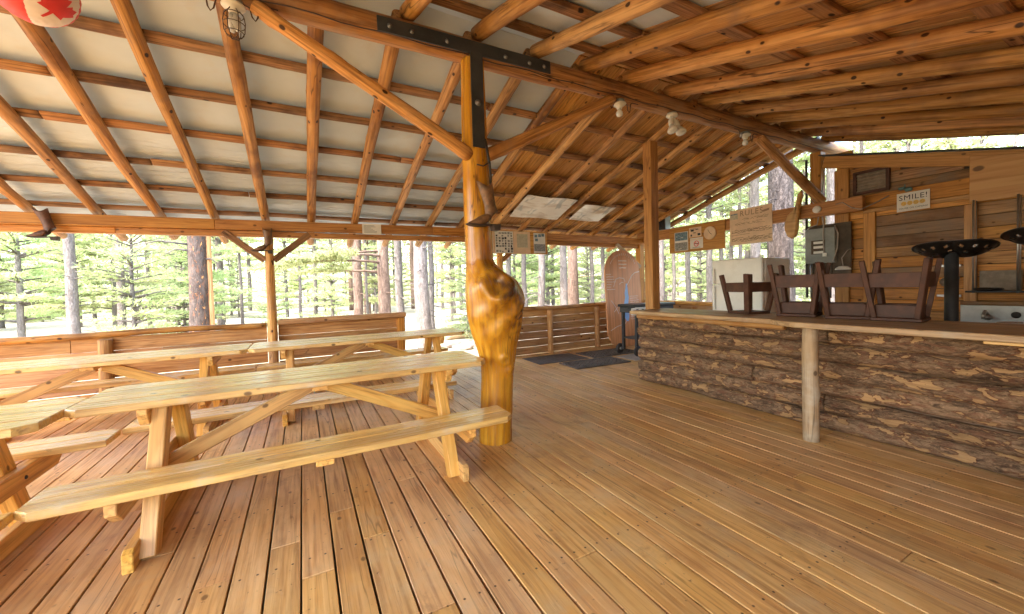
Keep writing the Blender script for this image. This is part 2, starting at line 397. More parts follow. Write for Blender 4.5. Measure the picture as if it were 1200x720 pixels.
M['mapgreen'] = paint('map_tint', (.52, .47, .34), .5, 0, .15, 25)
M['wire'] = paint('wire_grey', (.38, .34, .30), .5)
M['darkwire'] = paint('wire_brown', (.06, .03, .02), .5)
M['rock'] = paint('rock', (.38, .30, .26), .85, 0, .3, 3, (.2, .15, .12), .4, .4)
def tarp_mat():
    N = NT('white_tarp'); tc = N.n('ShaderNodeTexCoord').outputs['Object']
    mp = N.n('ShaderNodeMapping'); N.l(tc, mp.inputs['Vector']); mp.inputs['Rotation'].default_value = (0, 0, 1.05); mp.inputs['Scale'].default_value = (2.2, 17, 1)
    wr = N.noise(mp.outputs[0], 1, 3, .55, .9); n2 = N.noise(tc, 1.1, 4, .6); n3 = N.noise(tc, 7, 4)
    sep = N.n('ShaderNodeSeparateXYZ'); N.l(tc, sep.inputs[0])
    am = N.ss(sep.outputs[1], 1.8, 2.5, .05, 1.)
    c = N.mix(N.ss(n2, .35, .7), (.54, .63, .745), (.63, .72, .835)); c = N.mix(N.ss(n3, .5, .8, 0, .3), c, (.55, .54, .53))
    N.bump(N.math('MULTIPLY', wr, am), .8, .06)
    return N.set(Base_Color=c, Roughness=.4, Specular_IOR_Level=.45)
M['tarp'] = tarp_mat()
def foliage(name, a, b, trans=.45):
    N = NT(name); oi = N.n('ShaderNodeObjectInfo'); r = N.attr('rnd').outputs['Fac']
    c = N.mix(r, a, b)
    hs = N.n('ShaderNodeHueSaturation'); N.l(c, hs.inputs['Color']); N.l(N.math('MULTIPLY_ADD', oi.outputs['Random'], .5, .75), hs.inputs['Value'])
    N.l(N.math('MULTIPLY_ADD', oi.outputs['Random'], .03, .485), hs.inputs['Hue'])
    N.set(Base_Color=hs.outputs[0], Roughness=.6, Specular_IOR_Level=.3)
    t = N.n('ShaderNodeBsdfTranslucent'); N.l(hs.outputs[0], t.inputs[0])
    m = N.n('ShaderNodeMixShader'); m.inputs[0].default_value = trans
    N.l(N.b.outputs[0], m.inputs[1]); N.l(t.outputs[0], m.inputs[2]); N.l(m.outputs[0], N.out.inputs[0])
    return N.mat
M['needle'] = foliage('pine_needles', (.40, .47, .20), (.58, .62, .33))
M['fir'] = foliage('fir_needles', (.32, .42, .19), (.48, .55, .29))
M['hazeneedle'] = foliage('hazed_far_needles', (.56, .60, .34), (.66, .68, .44))  # far foliage in a paler green, haze painted into the colour
M['dryneedle'] = foliage('dry_needles', (.46, .44, .2), (.6, .5, .24))
def ground_mat():
    N = NT('forest_ground'); tc = N.n('ShaderNodeTexCoord').outputs['Object']
    n1 = N.noise(tc, .35, 5, .6); n2 = N.noise(tc, 6, 6, .7); n3 = N.noise(tc, 40, 4, .7)
    c = N.mix(N.ss(n1, .4, .65), (.36, .32, .245), (.28, .25, .16))
    c = N.mix(N.ss(n2, .5, .75, 0, .6), c, (.30, .21, .14)); sp = N.n('ShaderNodeSeparateXYZ'); N.l(tc, sp.inputs[0]); c = N.mix(N.ss(sp.outputs[1], -2., 6., .8, 0), c, (.13, .12, .05)); c = N.mix(N.ss(n3, .55, .8, 0, .5), c, (.62, .55, .48))  # near-side ground darkened and greened to cut light bounced up to the ceiling
    N.bump(N.math('ADD', n2, N.math('MULTIPLY', n3, .5)), .6, .05)
    return N.set(Base_Color=c, Roughness=.95, Specular_IOR_Level=.2)
M['ground'] = ground_mat()
def glass_bulb():
    N = NT('bulb_glass'); return N.set(Base_Color=(.9, .9, .88), Roughness=.15, Transmission_Weight=.25, Alpha=1.)
M['bulb'] = glass_bulb()
SKY, SUN, SUN_EL, SUN_AZ, SUN_ANGLE = 1.85, 12.0, 58, 246, 2.0
# ------------------------------------------------------------------ floor and ground
PITCH = .1412
fl = MB(); k = 0
x = -.191 - PITCH * 36
while x < 6.60:
    right = max(0., min(1., (x - 1.2) / 1.6))
    gap = (.0085 + rng.uniform(-.003, .004)) * (1 - right) + (.0035 + rng.uniform(-.0015, .0025)) * right
    y = -2.3 - rng.uniform(0, 3.)
    while y < 6.42:
        L = rng.choice((4.88, 5.5, 6.1, 6.7)); y0 = max(-2.3, y); y1 = min(6.42, y + L - .004)
        if y1 - y0 > .05:
            fl.box((x + PITCH / 2, (y0 + y1) / 2, -.019 + rng.uniform(-.0018, .0012)), (PITCH - gap, y1 - y0, .038), bev=rng.uniform(.0012, .0028), grain=1)
        y += L
    x += PITCH
floor = fl.build('floor', M['floor']); floor['kind'] = 'structure'
floor['label'] = 'worn varnished plank floor of the open pavilion with dark gaps'
g = MB(); n = 60
for i in range(n + 1):
    for j in range(n + 1):
        a = (i / n - .5) * 2; b = (j / n - .5) * 2
        X = 3 + 160 * a * abs(a) ** 1.2; Y = 6 + 160 * b * abs(b) ** 1.2
        d = math.hypot(X - 1, Y - 3)
        z = -.26 + (.16 * noise.noise((X * .25, Y * .25, 0)) if d > 6 else 0) + .012 * max(0, d - 12)
        g.v.append(V((X, Y, z))); g.w.append(V((X, Y, 0))); g.r.append(.5); g.d.append(0)
for i in range(n):
    for j in range(n):
        g.f.append([i * (n + 1) + j, (i + 1) * (n + 1) + j, (i + 1) * (n + 1) + j + 1, i * (n + 1) + j + 1]); g.m.append(0); g.sm.append(True)
ground = g.build('ground', M['ground']); ground['kind'] = 'structure'
def ground_z(X, Y):
    d = math.hypot(X - 1, Y - 3)
    return -.26 + (.16 * noise.noise((X * .25, Y * .25, 0)) if d > 6 else 0) + .012 * max(0, d - 12)

# ------------------------------------------------------------------ roof
RY, RZ = 3.03, 3.32
SB, SF = .323, .29
def zb(y): return RZ - SB * (y - RY)
def zf(y): return RZ - SF * (RY - y)
XR = [-4.3, -3.75, -3.18, -2.62, -2.07, -1.53, -.97, -.41, .15, .73, 1.3, 1.86, 2.40, 2.97, 3.55, 4.12, 4.7, 5.25, 5.81, 6.35, 6.9]
NB = V((0, SB, 1)).normalized(); NF = V((0, -SF, 1)).normalized()
roof = thing('pavilion_roof', (1.2, 3.03, 3.3), 'open gabled roof of orange log rafters, half lined with white sheeting and half with planks', 'roof')
for i, xr in enumerate(XR):
    e = 7.05 + rng.uniform(-.06, .06)
    r = .051 + rng.uniform(-.004, .005)
    MB().log((xr + rng.uniform(-.02, .02), RY + .02, zb(RY + .02) + r), (xr, e, zb(e) + r), r * 1.05, r * .93, 14, 40, .018, .06, 5).build('rafter', M['log'], roof)
    r = .060 + rng.uniform(-.005, .006)
    MB().log((xr + .05, RY - .01, zf(RY) + r), (xr + .05 + rng.uniform(-.03, .03), -1.55, zf(-1.55) + r), r * 1.08, r * .92, 16, 44, .022, .06, 5).build('rafter', M['log'], roof)  # near slope runs on out of view, lengthened to cut skylight on floor
for y in (3.30, 3.80, 4.31, 4.84, 5.37, 5.87, 6.37, 6.92):
    o = MB()
    xa = -4.7
    while xa < 6.9:
        xb = min(6.97, xa + rng.uniform(2.8, 4.6))
        if 6.97 - xb < 1: xb = 6.97
        dy = rng.uniform(-.015, .015)
        o.log((xa, y + dy, zb(y) + .118), (xb - .01, y - dy, zb(y) + .118), .058, .054, 10, None, .012, .13, 3, NB, flat=.33, f=1.6); xa = xb
    o.build('purlin', M['purlin'], roof)
for y in (2.80, 2.30, 1.78, 1.25, .7, .15, -.4, -.95, -1.45):
    o = MB(); xa = -4.7
    while xa < 6.9:
        xb = min(6.97, xa + rng.uniform(2.8, 4.6))
        if 6.97 - xb < 1: xb = 6.97
        o.bar((xa, y, zf(y) + .142), (xb - .01, y, zf(y) + .142), .13, .036, NF, .006); xa = xb
    o.build('purlin', M['purlin'], roof)
for nm, z, s, ya, yb, up in (('plank_lining', zb, 1, RY + .01, 7.08, NB), ('plank_lining', zf, -1, RY - .01, -1.6, NF)):
    o = MB(); xa = 2.42
    while xa < 6.95:
        w = rng.choice((.16, .185, .21)); h = .165 + (.01 if s > 0 else .012) + rng.uniform(-.002, .002)
        w = min(w, 6.96 - xa)
        if w > .04: o.bar((xa + w / 2, ya, z(ya) + h), (xa + w / 2, yb, z(yb) + h), w - rng.uniform(.006, .014), .02, up, .002)
        xa += w
    o.build(nm, M['roofplank'], roof)
def tarp(ya, yb, z, sg):
    o = MB(); nx, ny = 220, 110
    for i in range(nx + 1):
        for j in range(ny + 1):
            X = -4.75 + (2.41 + 4.75) * i / nx; t = j / ny; y = ya + (yb - ya) * t
            am = .1 + .9 * max(0, min(1, (t - .35) / .3)) if sg > 0 else .4
            q = X * 1.1 + y * sg * 1.5
            w = .010 * am * noise.noise((q * 7, (X - y) * .9, 4)) + .012 * noise.noise((X * .9, y * 1.2, 7))
            sag = -.006 * abs(math.sin((y - 3.3) / .515 * math.pi))
            o.v.append(V((X, y, z(y) + .168 + w + sag))); o.w.append(V((X, y, 0))); o.r.append(.5); o.d.append(0)
    for i in range(nx):
        for j in range(ny):
            a = i * (ny + 1) + j; o.f.append([a, a + ny + 1, a + ny + 2, a + 1]); o.m.append(0); o.sm.append(True)
    return o
tarp(RY, 7.08, zb, 1).build('white_sheeting', M['tarp'], roof)
tarp(RY, -1.6, zf, -1).build('white_sheeting', M['tarp'], roof)
for ya, yb, z in ((RY, 7.16, zb), (RY, -1.68, zf)):
    MB().bar((1.11, ya, z(ya) + .235), (1.11, yb, z(yb) + .235), 11.76, .012, NB if yb > ya else NF, .002).build('metal_sheet', M['galv'], roof)  # unseen metal cover, added over both slopes to block light

# ------------------------------------------------------------------ beams
o = MB().log((-4.9, RY, 3.20), (7.5, RY, 3.235), .092, .098, 20, 150, .02, .05, 3)
tag(o.build('ridge_beam', M['ridge'], None, (1.3, RY, 3.12)), 'long weathered ridge log carried by the burl post, its sawn end jutting out at right', 'ridge beam')
eb = thing('eave_beam', (1, 6.28, 2.05), 'straight squared timber along the open back side with rafters resting on it', 'eave beam')
up_ = MB(); lo = MB()
for (xa, za), (xb, zb_) in (((-4.9, 2.205), (-.95, 2.25)), ((-.948, 2.25), (1.9, 2.285)), ((1.902, 2.285), (6.68, 2.235))):
    up_.bar((xa, 6.25, za - .065), (xb, 6.25, zb_ - .065), .10, .13, bev=.006)
for (xa, za), (xb, zb_) in (((-4.9, 2.205), (-1.9, 2.24)), ((-1.898, 2.24), (3.2, 2.272)), ((3.202, 2.272), (6.66, 2.235))):
    lo.bar((xa, 6.295, za - .168), (xb, 6.295, zb_ - .168), .09, .075, bev=.005)
up_.build('timber', M['beam'], eb); lo.build('lower_timber', M['beam'], eb)
o = MB().bar((6.6, 6.36, 2.255), (6.6, 2.41, 2.268), .10, .195, bev=.006)
tag(o.build('end_beam', M['beam'], None, (6.6, 4.4, 2.17)), 'squared timber across the right end carrying the sign board, rules and carved paddle', 'beam')

# ------------------------------------------------------------------ burl post
bp = thing('burl_post', (1.41, 3.0, -.03), 'thick golden log post with a huge swollen burl at chest height', 'post')
prof = [(-.05, 1.262, 1.54), (.14, 1.272, 1.549), (.333, 1.287, 1.561), (.45, 1.296, 1.566), (.526, 1.299, 1.57), (.6, 1.297, 1.58), (.687, 1.287, 1.594), (.785, 1.262, 1.606), (.914, 1.213, 1.637), (1.043, 1.184, 1.663), (1.171, 1.172, 1.675), (1.26, 1.172, 1.662), (1.34, 1.177, 1.62), (1.42, 1.185, 1.50), (1.50, 1.192, 1.42), (1.74, 1.189, 1.412), (2.11, 1.185, 1.408), (2.6, 1.19, 1.395), (3.13, 1.20, 1.385)]
def pint(z):
    for a, b in zip(prof, prof[1:]):
        if z <= b[0]:
            t = (z - a[0]) / (b[0] - a[0]); t = max(0, t)
            return a[1] + (b[1] - a[1]) * t, a[2] + (b[2] - a[2]) * t
    return prof[-1][1:]
o = MB(); nz, na = 260, 72; vs = []; ws = []; dk = []
knot = V((1.352, 2.768, 1.325)); knob = V((1.49, 2.87, .61))
for i in range(nz + 1):
    z = -.05 + 3.18 * i / nz
    xs = [pint(z + q) for q in (-.024, -.012, 0, .012, .024)]
    xl = sum(q[0] for q in xs) / 5; xr = sum(q[1] for q in xs) / 5
    cx = (xl + xr) / 2; rx = (xr - xl) / 2
    ry = .115 + (rx - .115) * .78
    cy = 3.0 - (rx - .12) * .25
    for k in range(na):
        a = 2 * math.pi * k / na
        q = 1 + .02 * noise.noise((math.cos(a) * 1.4, math.sin(a) * 1.4, z * 2.2)) + .012 * noise.noise((math.cos(a) * 4, math.sin(a) * 4, z * 7))
        p = V((cx + rx * q * math.cos(a), cy + ry * q * math.sin(a), z))
        nv = V((math.cos(a), math.sin(a), 0)); d = (p - knot); d.z *= .85; dd = d.length
        dsp = .042 * math.exp(-((dd - .105) / .045) ** 2) - .035 * math.exp(-(dd / .06) ** 2)
        # the limb wraps round the post: a rolled ridge that climbs from lower left to the right
        u = z - (.98 + .9 * (p.x - 1.2)); front = max(0, -math.sin(a))
        dsp += front * .012 * math.sin(u * 26) * math.exp(-((z - 1.12) / .22) ** 2)
        k2 = (p - knob).length; dsp += .04 * math.exp(-(k2 / .045) ** 2) - .022 * math.exp(-((p - V((1.515, 2.87, .60))).length / .02) ** 2)
        k3 = (p - V((1.44, 2.86, .70))).length; dsp += .016 * math.exp(-((k3 - .035) / .02) ** 2) - .01 * math.exp(-(k3 / .02) ** 2)
        dark = (.45 + .5 * noise.noise(p * 24)) * math.exp(-(dd / .07) ** 4) + .5 * math.exp(-((dd - .105) / .022) ** 2) * (noise.noise(p * 16) + .45)
        sw = p - V((1.50, 2.80, 1.27)); dark += .42 * math.exp(-(sw.length / .17) ** 2) * (.6 + .8 * noise.noise(p * 7))
        s1 = (p - V((1.60, 2.84, 1.06))); s1.x *= .8; dark += front * .95 * max(0, noise.noise((p.x * 22, p.y * 22, p.z * 30)) + .12) * math.exp(-(s1.length / .15) ** 2) * 2.6
        s2 = (p - V((1.50, 2.80, 1.28))); s2.z *= 1.6; dark += front * 1.3 * max(0, noise.noise((p.x * 12, p.y * 12, p.z * 15 + 5)) + .35) * math.exp(-(s2.length / .16) ** 2)
        s3 = (p - V((1.29, 2.85, 1.55))); s3.z *= .4; dark += front * 1.4 * max(0, noise.noise((p.x * 16, p.y * 16, p.z * 5 + 2)) + .25) * math.exp(-(s3.length / .085) ** 2)
        dark += .5 * math.exp(-(k2 / .028) ** 2) + .55 * math.exp(-(k3 / .018) ** 2)
        crack = abs(math.sin(u * 13 + 1.5 * noise.noise(p * 3))); dark += front * .6 * max(0, 1 - crack / .10) * math.exp(-((z - 1.15) / .17) ** 2)
        p += nv * dsp
        vs.append(p); ws.append((z, (p.x - cx), (p.y - cy))); dk.append(max(0, min(1, dark)))
F = [[i * na + k, i * na + (k + 1) % na, (i + 1) * na + (k + 1) % na, (i + 1) * na + k] for i in range(nz) for k in range(na)]
F.append([nz * na + k for k in range(na)])
o.add(vs, F, ws, .5, 0, True, dk)
o.build('trunk', M['post'], bp)
MB().log((-.2, RY - .06, 3.11), (1.24, 2.97, 2.36), .044, .055, 14, 30, .02, .06, 9).build('brace', M['log'], bp)
MB().log((1.38, 2.97, 2.37), (2.76, RY - .05, 3.10), .054, .05, 14, 30, .02, .06, 7).build('brace', M['log'], bp)
br = MB().bar((.535, 2.915, 3.178), (1.995, 2.915, 3.202), .012, .105, bev=.002).bar((1.282, 2.896, 3.15), (1.278, 2.884, 2.40), .105, .010, up=(0, -1, 0), bev=.002).build('steel_bracket', M['steel'], bp)
for px, pz in ((.62, 3.175), (.78, 3.178), (1.05, 3.18), (1.55, 3.185), (1.78, 3.19), (1.93, 3.195)):
    MB().lathe([(.018, 0), (.018, .003), (.011, .004), (.010, .012), (0, .014)], (px, 2.909, pz), (0, -1, 0), 14).build('bolt', M['bolt'], br)
MB().lathe([(.026, 0), (.026, .004), (.015, .005), (.013, .014), (0, .016)], (1.28, 2.884, 2.75), (0, -1, 0), 14).build('bolt', M['bolt'], br)
pts = [V((1.33, 2.88, 2.47)), V((1.345, 2.87, 2.36)), V((1.36, 2.875, 2.28)), V((1.37, 2.88, 2.2)), V((1.37, 2.885, 2.12))]
MB().tube(pts, .011, 8).tube([V((1.36, 2.87, 2.29)), V((1.30, 2.86, 2.25)), V((1.25, 2.872, 2.26))], .006, 6).build('cable', M['black'], bp)

# ------------------------------------------------------------------ boots nailed up
def boot(mats, parts_loc, shear, sc_, label, mirror=1):
    """cowboy boot seen from the side: toe towards -X, sole down, opening up"""
    root = thing('cowboy_boot', parts_loc, label, 'boot')
    R = Matrix.Identity(3)
    def T(q): return V(parts_loc) + V(((q[0] - shear * max(0, q[2] - .06)) * mirror, q[1], q[2])) * sc_
    # rings from the open top down the shaft, round the ankle and along the foot to the pointed toe: centre x, z, tilt of the ring, half length, half width
    rings = [(-.004, .335, 0, .066, .052), (-.003, .29, 0, .061, .048), (0, .23, 0, .053, .044), (.002, .17, 0, .049, .041), (.002, .125, .12, .054, .041), (-.006, .088, .42, .066, .041), (-.026, .060, .85, .066, .042), (-.060, .050, 1.2, .054, .043), (-.098, .040, 1.42, .041, .045), (-.135, .030, 1.5, .030, .042), (-.170, .019, 1.5, .019, .032), (-.197, .014, 1.52, .013, .019), (-.212, .011, 1.55, .006, .008)]
    n = 22; u = MB(); vs = []
    for i, (cx_, cz_, tl, a_, b_) in enumerate(rings):
        ex = V((math.cos(tl), 0, math.sin(tl)))
        for k in range(n):
            g_ = 6.2832 * k / n; q = V((cx_, 0, cz_)) + ex * math.cos(g_) * a_ + V((0, math.sin(g_) * b_, 0))
            if i == 0: q.z += .022 * math.cos(2 * g_) - .004
            q.z = max(q.z, .004)
            vs.append(q)
    F = [[i * n + k, i * n + (k + 1) % n, (i + 1) * n + (k + 1) % n, (i + 1) * n + k] for i in range(len(rings) - 1) for k in range(n)]
    F.append([(len(rings) - 1) * n + k for k in range(n)])
    u.add([T(q) for q in vs], F, None, None, 0, True)
    up_o = u.build('upper', mats[0], root)
    md = up_o.modifiers.new('thickness', 'SOLIDIFY'); md.thickness = .003; md.offset = -1
    fr = (R @ V((mirror, 0, 0)), R @ V((0, 0, 1)), R @ V((0, -mirror, 0)))
    so = [(.058, .016), (0, .012), (-.05, .012), (-.12, .008), (-.19, .010), (-.219, .016), (-.222, .008), (-.19, -.004), (-.12, -.008), (-.05, .0), (-.012, .004), (-.002, -.034), (.052, -.034)]
    a = sum((p[0] * q[1] - q[0] * p[1]) for p, q in zip(so, so[1:] + so[:1]))
    if a < 0: so = so[::-1]
    b_ = MB().prism([(x * sc_, y * sc_) for x, y in so], .078 * sc_, parts_loc, fr, .003)
    b_.build('sole', mats[1], root)
    return root
boot((M['leather'], M['sole']), V((-2.375, 6.14, 1.955)), .30, .90, 'dark brown cowboy boot hung on the eave beam, toe pointing left')
boot((M['tanleather'], M['sole']), V((-.375, 6.165, 1.845)), 0, .88, 'tan cowboy boot nailed to the slim round post under the eave beam')
b3 = boot((M['tanleather'], M['sole']), V((1.355, 2.836, 1.775)), .20, .98, 'old scuffed tan cowboy boot nailed to the burl post above the burl')

# ------------------------------------------------------------------ other posts
t = thing('eave_post', (-.375, 6.28, 0), 'slim round post with two braces under the eave beam behind the tables', 'post')
MB().log((-.375, 6.27, -.02), (-.375, 6.27, 2.06), .062, .052, 16, 30, .008, .03, 8, up=(0, 1, 0)).build('trunk', M['log'], t)
for s in (-1, 1):
    MB().bar((-.375 + s * .05, 6.265, 1.73), (-.375 + s * .50, 6.265, 2.10), .05, .085, bev=.005).build('brace', M['purlin'], t)
t = thing('eave_post', (3.12, 6.28, 0), 'round post beside the entry gap, at the left end of the right fence', 'post')
MB().log((3.12, 6.27, -.02), (3.12, 6.27, 2.08), .06, .055, 16, 30, .008, .03, 8, up=(0, 1, 0)).build('trunk', M['log'], t)
MB().bar((3.16, 6.265, 1.75), (3.6, 6.265, 2.12), .05, .08, bev=.005).build('brace', M['purlin'], t)
t = thing('corner_post', (6.53, 6.28, 0), 'squared corner post behind the rounded map board', 'post')
MB().bar((6.53, 6.27, -.02), (6.53, 6.27, 2.15), .13, .13, up=(0, 1, 0), bev=.006).build('timber', M['beam'], t)
MB().bar((6.47, 6.21, 1.62), (5.80, 6.21, 2.10), .045, .085, bev=.005).build('brace', M['greywood'], t)
o = MB().bar((4.07, 3.70, -.02), (4.07, 3.70, zb(3.7) + .01), .135, .135, up=(0, 1, 0), bev=.007)
tag(o.build('bar_post', M['beam'], None, (4.07, 3.70, 0)), 'tall squared post rising behind the far end of the bar', 'post')
t = thing('ridge_post', (6.80, RY, 0), 'squared post under the right end of the ridge log with a thick log brace', 'post')
MB().bar((6.80, RY, -.02), (6.80, RY, 3.14), .14, .14, up=(0, 1, 0), bev=.007).build('timber', M['beam'], t)
MB().log((5.28, RY - .02, 3.13), (6.76, RY - .06, 2.43), .062, .07, 14, 26, .015, .06, 6).build('brace', M['log'], t)
MB().bar((6.70, RY + .10, 1.0), (6.70, RY + .10, 3.05), .02, .03, up=(0, 1, 0), bev=.003).build('conduit', M['black'], t)
MB().tube([V((6.71, RY - .085, 2.5)), V((6.72, RY - .1, 2.62)), V((6.77, RY - .09, 2.75)), V((6.80, RY - .08, 3.0))], .008, 6).build('cable', M['wire'], t)

# ------------------------------------------------------------------ fences
def fence(name, a, b, posts, label, zr, rail_r, nb=5, squared=False, ends=()):
    A = V(a); B = V(b); D = (B - A).normalized(); Nn = V((-D.y, D.x, 0))      # Nn points outside when walking left to right along the back
    t = thing(name, ((A + B) / 2)[:], label, 'fence', None)
    if squared: MB().bar(A + V((0, 0, zr)) - Nn * .01, B + V((0, 0, zr + .005)) - Nn * .01, .13, .075, bev=.012).build('rail', M['fence'], t)
    else:
        MB().log(A + V((0, 0, zr)) - Nn * .015, B + V((0, 0, zr + .01)) - Nn * .015, rail_r, rail_r * .92, 14, None, .02, .08, 4, flat=.9).build('rail', M['log'], t)
    h = (zr - rail_r + .01) / nb; bd = MB()
    for i in range(nb):
        z = .005 + h * (i + .5); j = rng.uniform(-.002, .002); L = (B - A).length; s0 = 0
        while s0 < L - .01:
            s1 = min(L, s0 + rng.uniform(2.2, 3.4))
            if L - s1 < .7: s1 = L
            bd.bar(A + D * s0 + V((0, 0, z + j)) + Nn * .045, A + D * (s1 - .004) + V((0, 0, z + rng.uniform(-.002, .002))) + Nn * .045, .024, h - rng.uniform(.002, .009), up=(0, 0, 1), bev=.003); s0 = s1
    bd.build('boards', M['fence'], t)
    for s, r in posts:
        P = A + D * s - Nn * .02
        MB().log(P + V((0, 0, -.02)), P + V((0, 0, zr - rail_r - .005)), r, r * .95, 14, 12, .008, .04, 8, up=(0, 1, 0)).build('post', M['fence'], t)
    for s in ends:
        P = A + D * s - Nn * .01
        MB().bar(P + V((0, 0, -.02)), P + V((0, 0, zr - .042)), .10, .10, up=(0, 1, 0), bev=.006).build('post', M['beam'], t)
    return t
fence('board_fence', (-4.95, 6.30, 0), (-.44, 6.30, 0), ((.95, .068), (2.9, .07)), 'low board fence with a round log rail behind the left tables', .845, .043)
fence('board_fence', (-.31, 6.30, 0), (1.43, 6.30, 0), (), 'short low board fence with a squared rail, right of the slim round post', .885, .04, 5, True, (1.66,))
fence('board_fence', (3.19, 6.30, 0), (6.46, 6.30, 0), ((.97, .055), (2.12, .058)), 'low board fence with log rail behind the rubber mats', .865, .04, 6)
fence('board_fence', (6.62, 6.2, 0), (6.62, 3.2, 0), ((1.2, .055),), 'low board fence along the right end behind the white fridge', .86, .045, 5)

fw = thing('shade_wall', (4.3, -1.25, 0), 'added plank wall out of view that keeps daylight off the right side', 'wall')  # added wall behind the view, blocks daylight to darken the right side
o = MB(); z = .03
while z < 1.95:
    o.bar((.3, -1.25, z + .07), (6.75, -1.25, z + .07), .025, .136, bev=.003); z += .142
o.build('boards', M['fence'], fw)
for x_ in (.35, 2.5, 4.6, 6.7): MB().bar((x_, -1.32, -.02), (x_, -1.32, 2.02), .1, .1, up=(0, 1, 0)).build('post', M['beam'], fw)
# ------------------------------------------------------------------ picnic tables
def chamfer(x0, x1, y0, y1, cl=(0, 0, 0, 0)):
    """rectangle with clipped corners: (x0,y0) (x1,y0) (x1,y1) (x0,y1)"""
    P = []
    for (x, y, dx, dy), c in zip(((x0, y0, 1, 1), (x1, y0, -1, 1), (x1, y1, -1, -1), (x0, y1, 1, -1)), cl):
        if c:
            a = (x + dx * c * 1.1, y); b = (x, y + dy * c)
            P += [b, a] if (dx * dy > 0) else [a, b]
        else: P.append((x, y))
    return P
def make_table():
    t = thing('picnic_table', (0, 0, 0), '', 'picnic table', 'picnic tables in the pavilion')
    L = 1.15; TW = .146
    o = MB()
    for i in range(4):
        y0 = -.292 + i * TW
        cl = (.055, .055, 0, 0) if i == 0 else (0, 0, .055, .055) if i == 3 else (0, 0, 0, 0)
        o.prism(chamfer(-L - rng.uniform(0, .004), L + rng.uniform(0, .004), y0 + .0025, y0 + TW - .0025, cl), .04, (0, 0, .72 + rng.uniform(-.001, .001)), None, .005)
    o.build('tabletop', M['tabletop'], t)
    for s in (-1, 1):
        o = MB()
        for i in range(2):
            ya = .435 + i * .136; yb = ya + .132
            y0, y1 = (ya, yb) if s > 0 else (-yb, -ya)
            outer = i == 1
            cl = ((0, 0, .05, .05) if s > 0 else (.05, .05, 0, 0)) if outer else (0, 0, 0, 0)
            o.prism(chamfer(-L, L, y0, y1, cl), .04, (0, 0, .412), None, .005)
        bn = o.build('bench', M['tabletop'], t)
        MB().bar((0, s * .445, .376), (0, s * .69, .376), .09, .034, bev=.004).build('cleat', M['table'], bn)
    for s in (-1, 1):
        xo = s * .850; xi = s * .796
        fr = (V((0, 1, 0)), V((0, 0, 1)), V((1, 0, 0)))
        top = [(-.27, .70), (-.27, .665), (-.235, .605), (.235, .605), (.27, .665), (.27, .70)]
        MB().prism(top, .044, (xo, 0, 0), fr, .004).build('top_support', M['table'], t)
        bs = [(-.695, .390), (-.695, .34), (-.625, .285), (.625, .285), (.695, .34), (.695, .390)]
        MB().prism(bs, .044, (xo, 0, 0), fr, .004).build('bench_support', M['table'], t)
        rn = [(-.565, .0), (.565, .0), (.565, .09), (.54, .105), (-.54, .105), (-.565, .09)]
        MB().prism(rn, .044, (xo + s * -.005, 0, 0), fr, .004).build('foot_runner', M['table'], t)
        for q in (-1, 1):
            lg = MB().bar((xi, q * .455, .0), (xi, q * .135, .70), .10, .068, up=(1, 0, 0)).build('leg', M['table'], t)
            MB().lathe([(.011, 0), (.011, .003), (.007, .007)], (xo + s * .022, q * .30, .335), (s, 0, 0), 10).build('bolt', M['steel'], lg)
        MB().bar((s * .835, 0, .295), (s * .03, 0, .665), .042, .09, bev=.004).build('brace', M['table'], t)
    MB().bar((0, -.25, .682), (0, .25, .682), .09, .034, bev=.004).build('middle_support', M['table'], t)
    return t
tb = make_table()
spots = [((.08, 3.015), -.004, 'nearest picnic table, light pine, its top meeting the burl post'),
         ((.655, 4.93), .0, 'pale picnic table behind the nearest one, ending at the entry gap'),
         ((-1.655, 4.93), .012, 'far left picnic table with whitish top in front of the log-rail fence'),
         ((-2.225, 2.80), .004, 'picnic table cut off by the left edge, butted against the nearest table')]
for i, (p, a, lab) in enumerate(spots):
    o = tb if i == 0 else copy_tree(tb)
    o.location = (p[0], p[1], .0); o.rotation_euler.z = a; o['label'] = lab

# ------------------------------------------------------------------ bar counter
bar = thing('bar_counter', (3.93, 1.6, 0), 'long rustic bar faced with bark-covered slab logs under a worn plank top', 'bar counter')
o = MB()
def strip(xs, y0, y1):
    pass
tops = [(3.50, 3.655), (3.66, 3.86), (3.865, 4.06), (4.065, 4.30)]
# inner boards run the whole length; the front board is wider near the camera and steps in past the post
fa = [(-1.4, 3.535), (.6, 3.515), (1.72, 3.485), (1.86, 3.53), (1.98, 3.615), (3.68, 3.64)]
poly = [(x, y) for y, x in fa]; inner = [(3.70, 3.68), (3.70, -1.4)]
P = [(x, y) for y, x in fa] + inner
a = sum(p[0] * q[1] - q[0] * p[1] for p, q in zip(P, P[1:] + P[:1]))
if a < 0: P = P[::-1]
o.prism(P, .045, (0, 0, .922), None, .006, grain=1)
for xa, xb in ((3.703, 3.89), (3.894, 4.09), (4.094, 4.30)):
    o.box(((xa + xb) / 2, 1.14 + rng.uniform(-.01, .01), .922 + rng.uniform(-.001, .001)), (xb - xa, 5.08, .045), bev=.005, grain=1)
o.build('bar_top', M['counter'], bar)
MB().bar((3.80, 1.95, .865), (3.80, 3.7, .868), .07, .055, bev=.012).build('top_batten', M['fence'], bar)
rows = 6; hz = .146
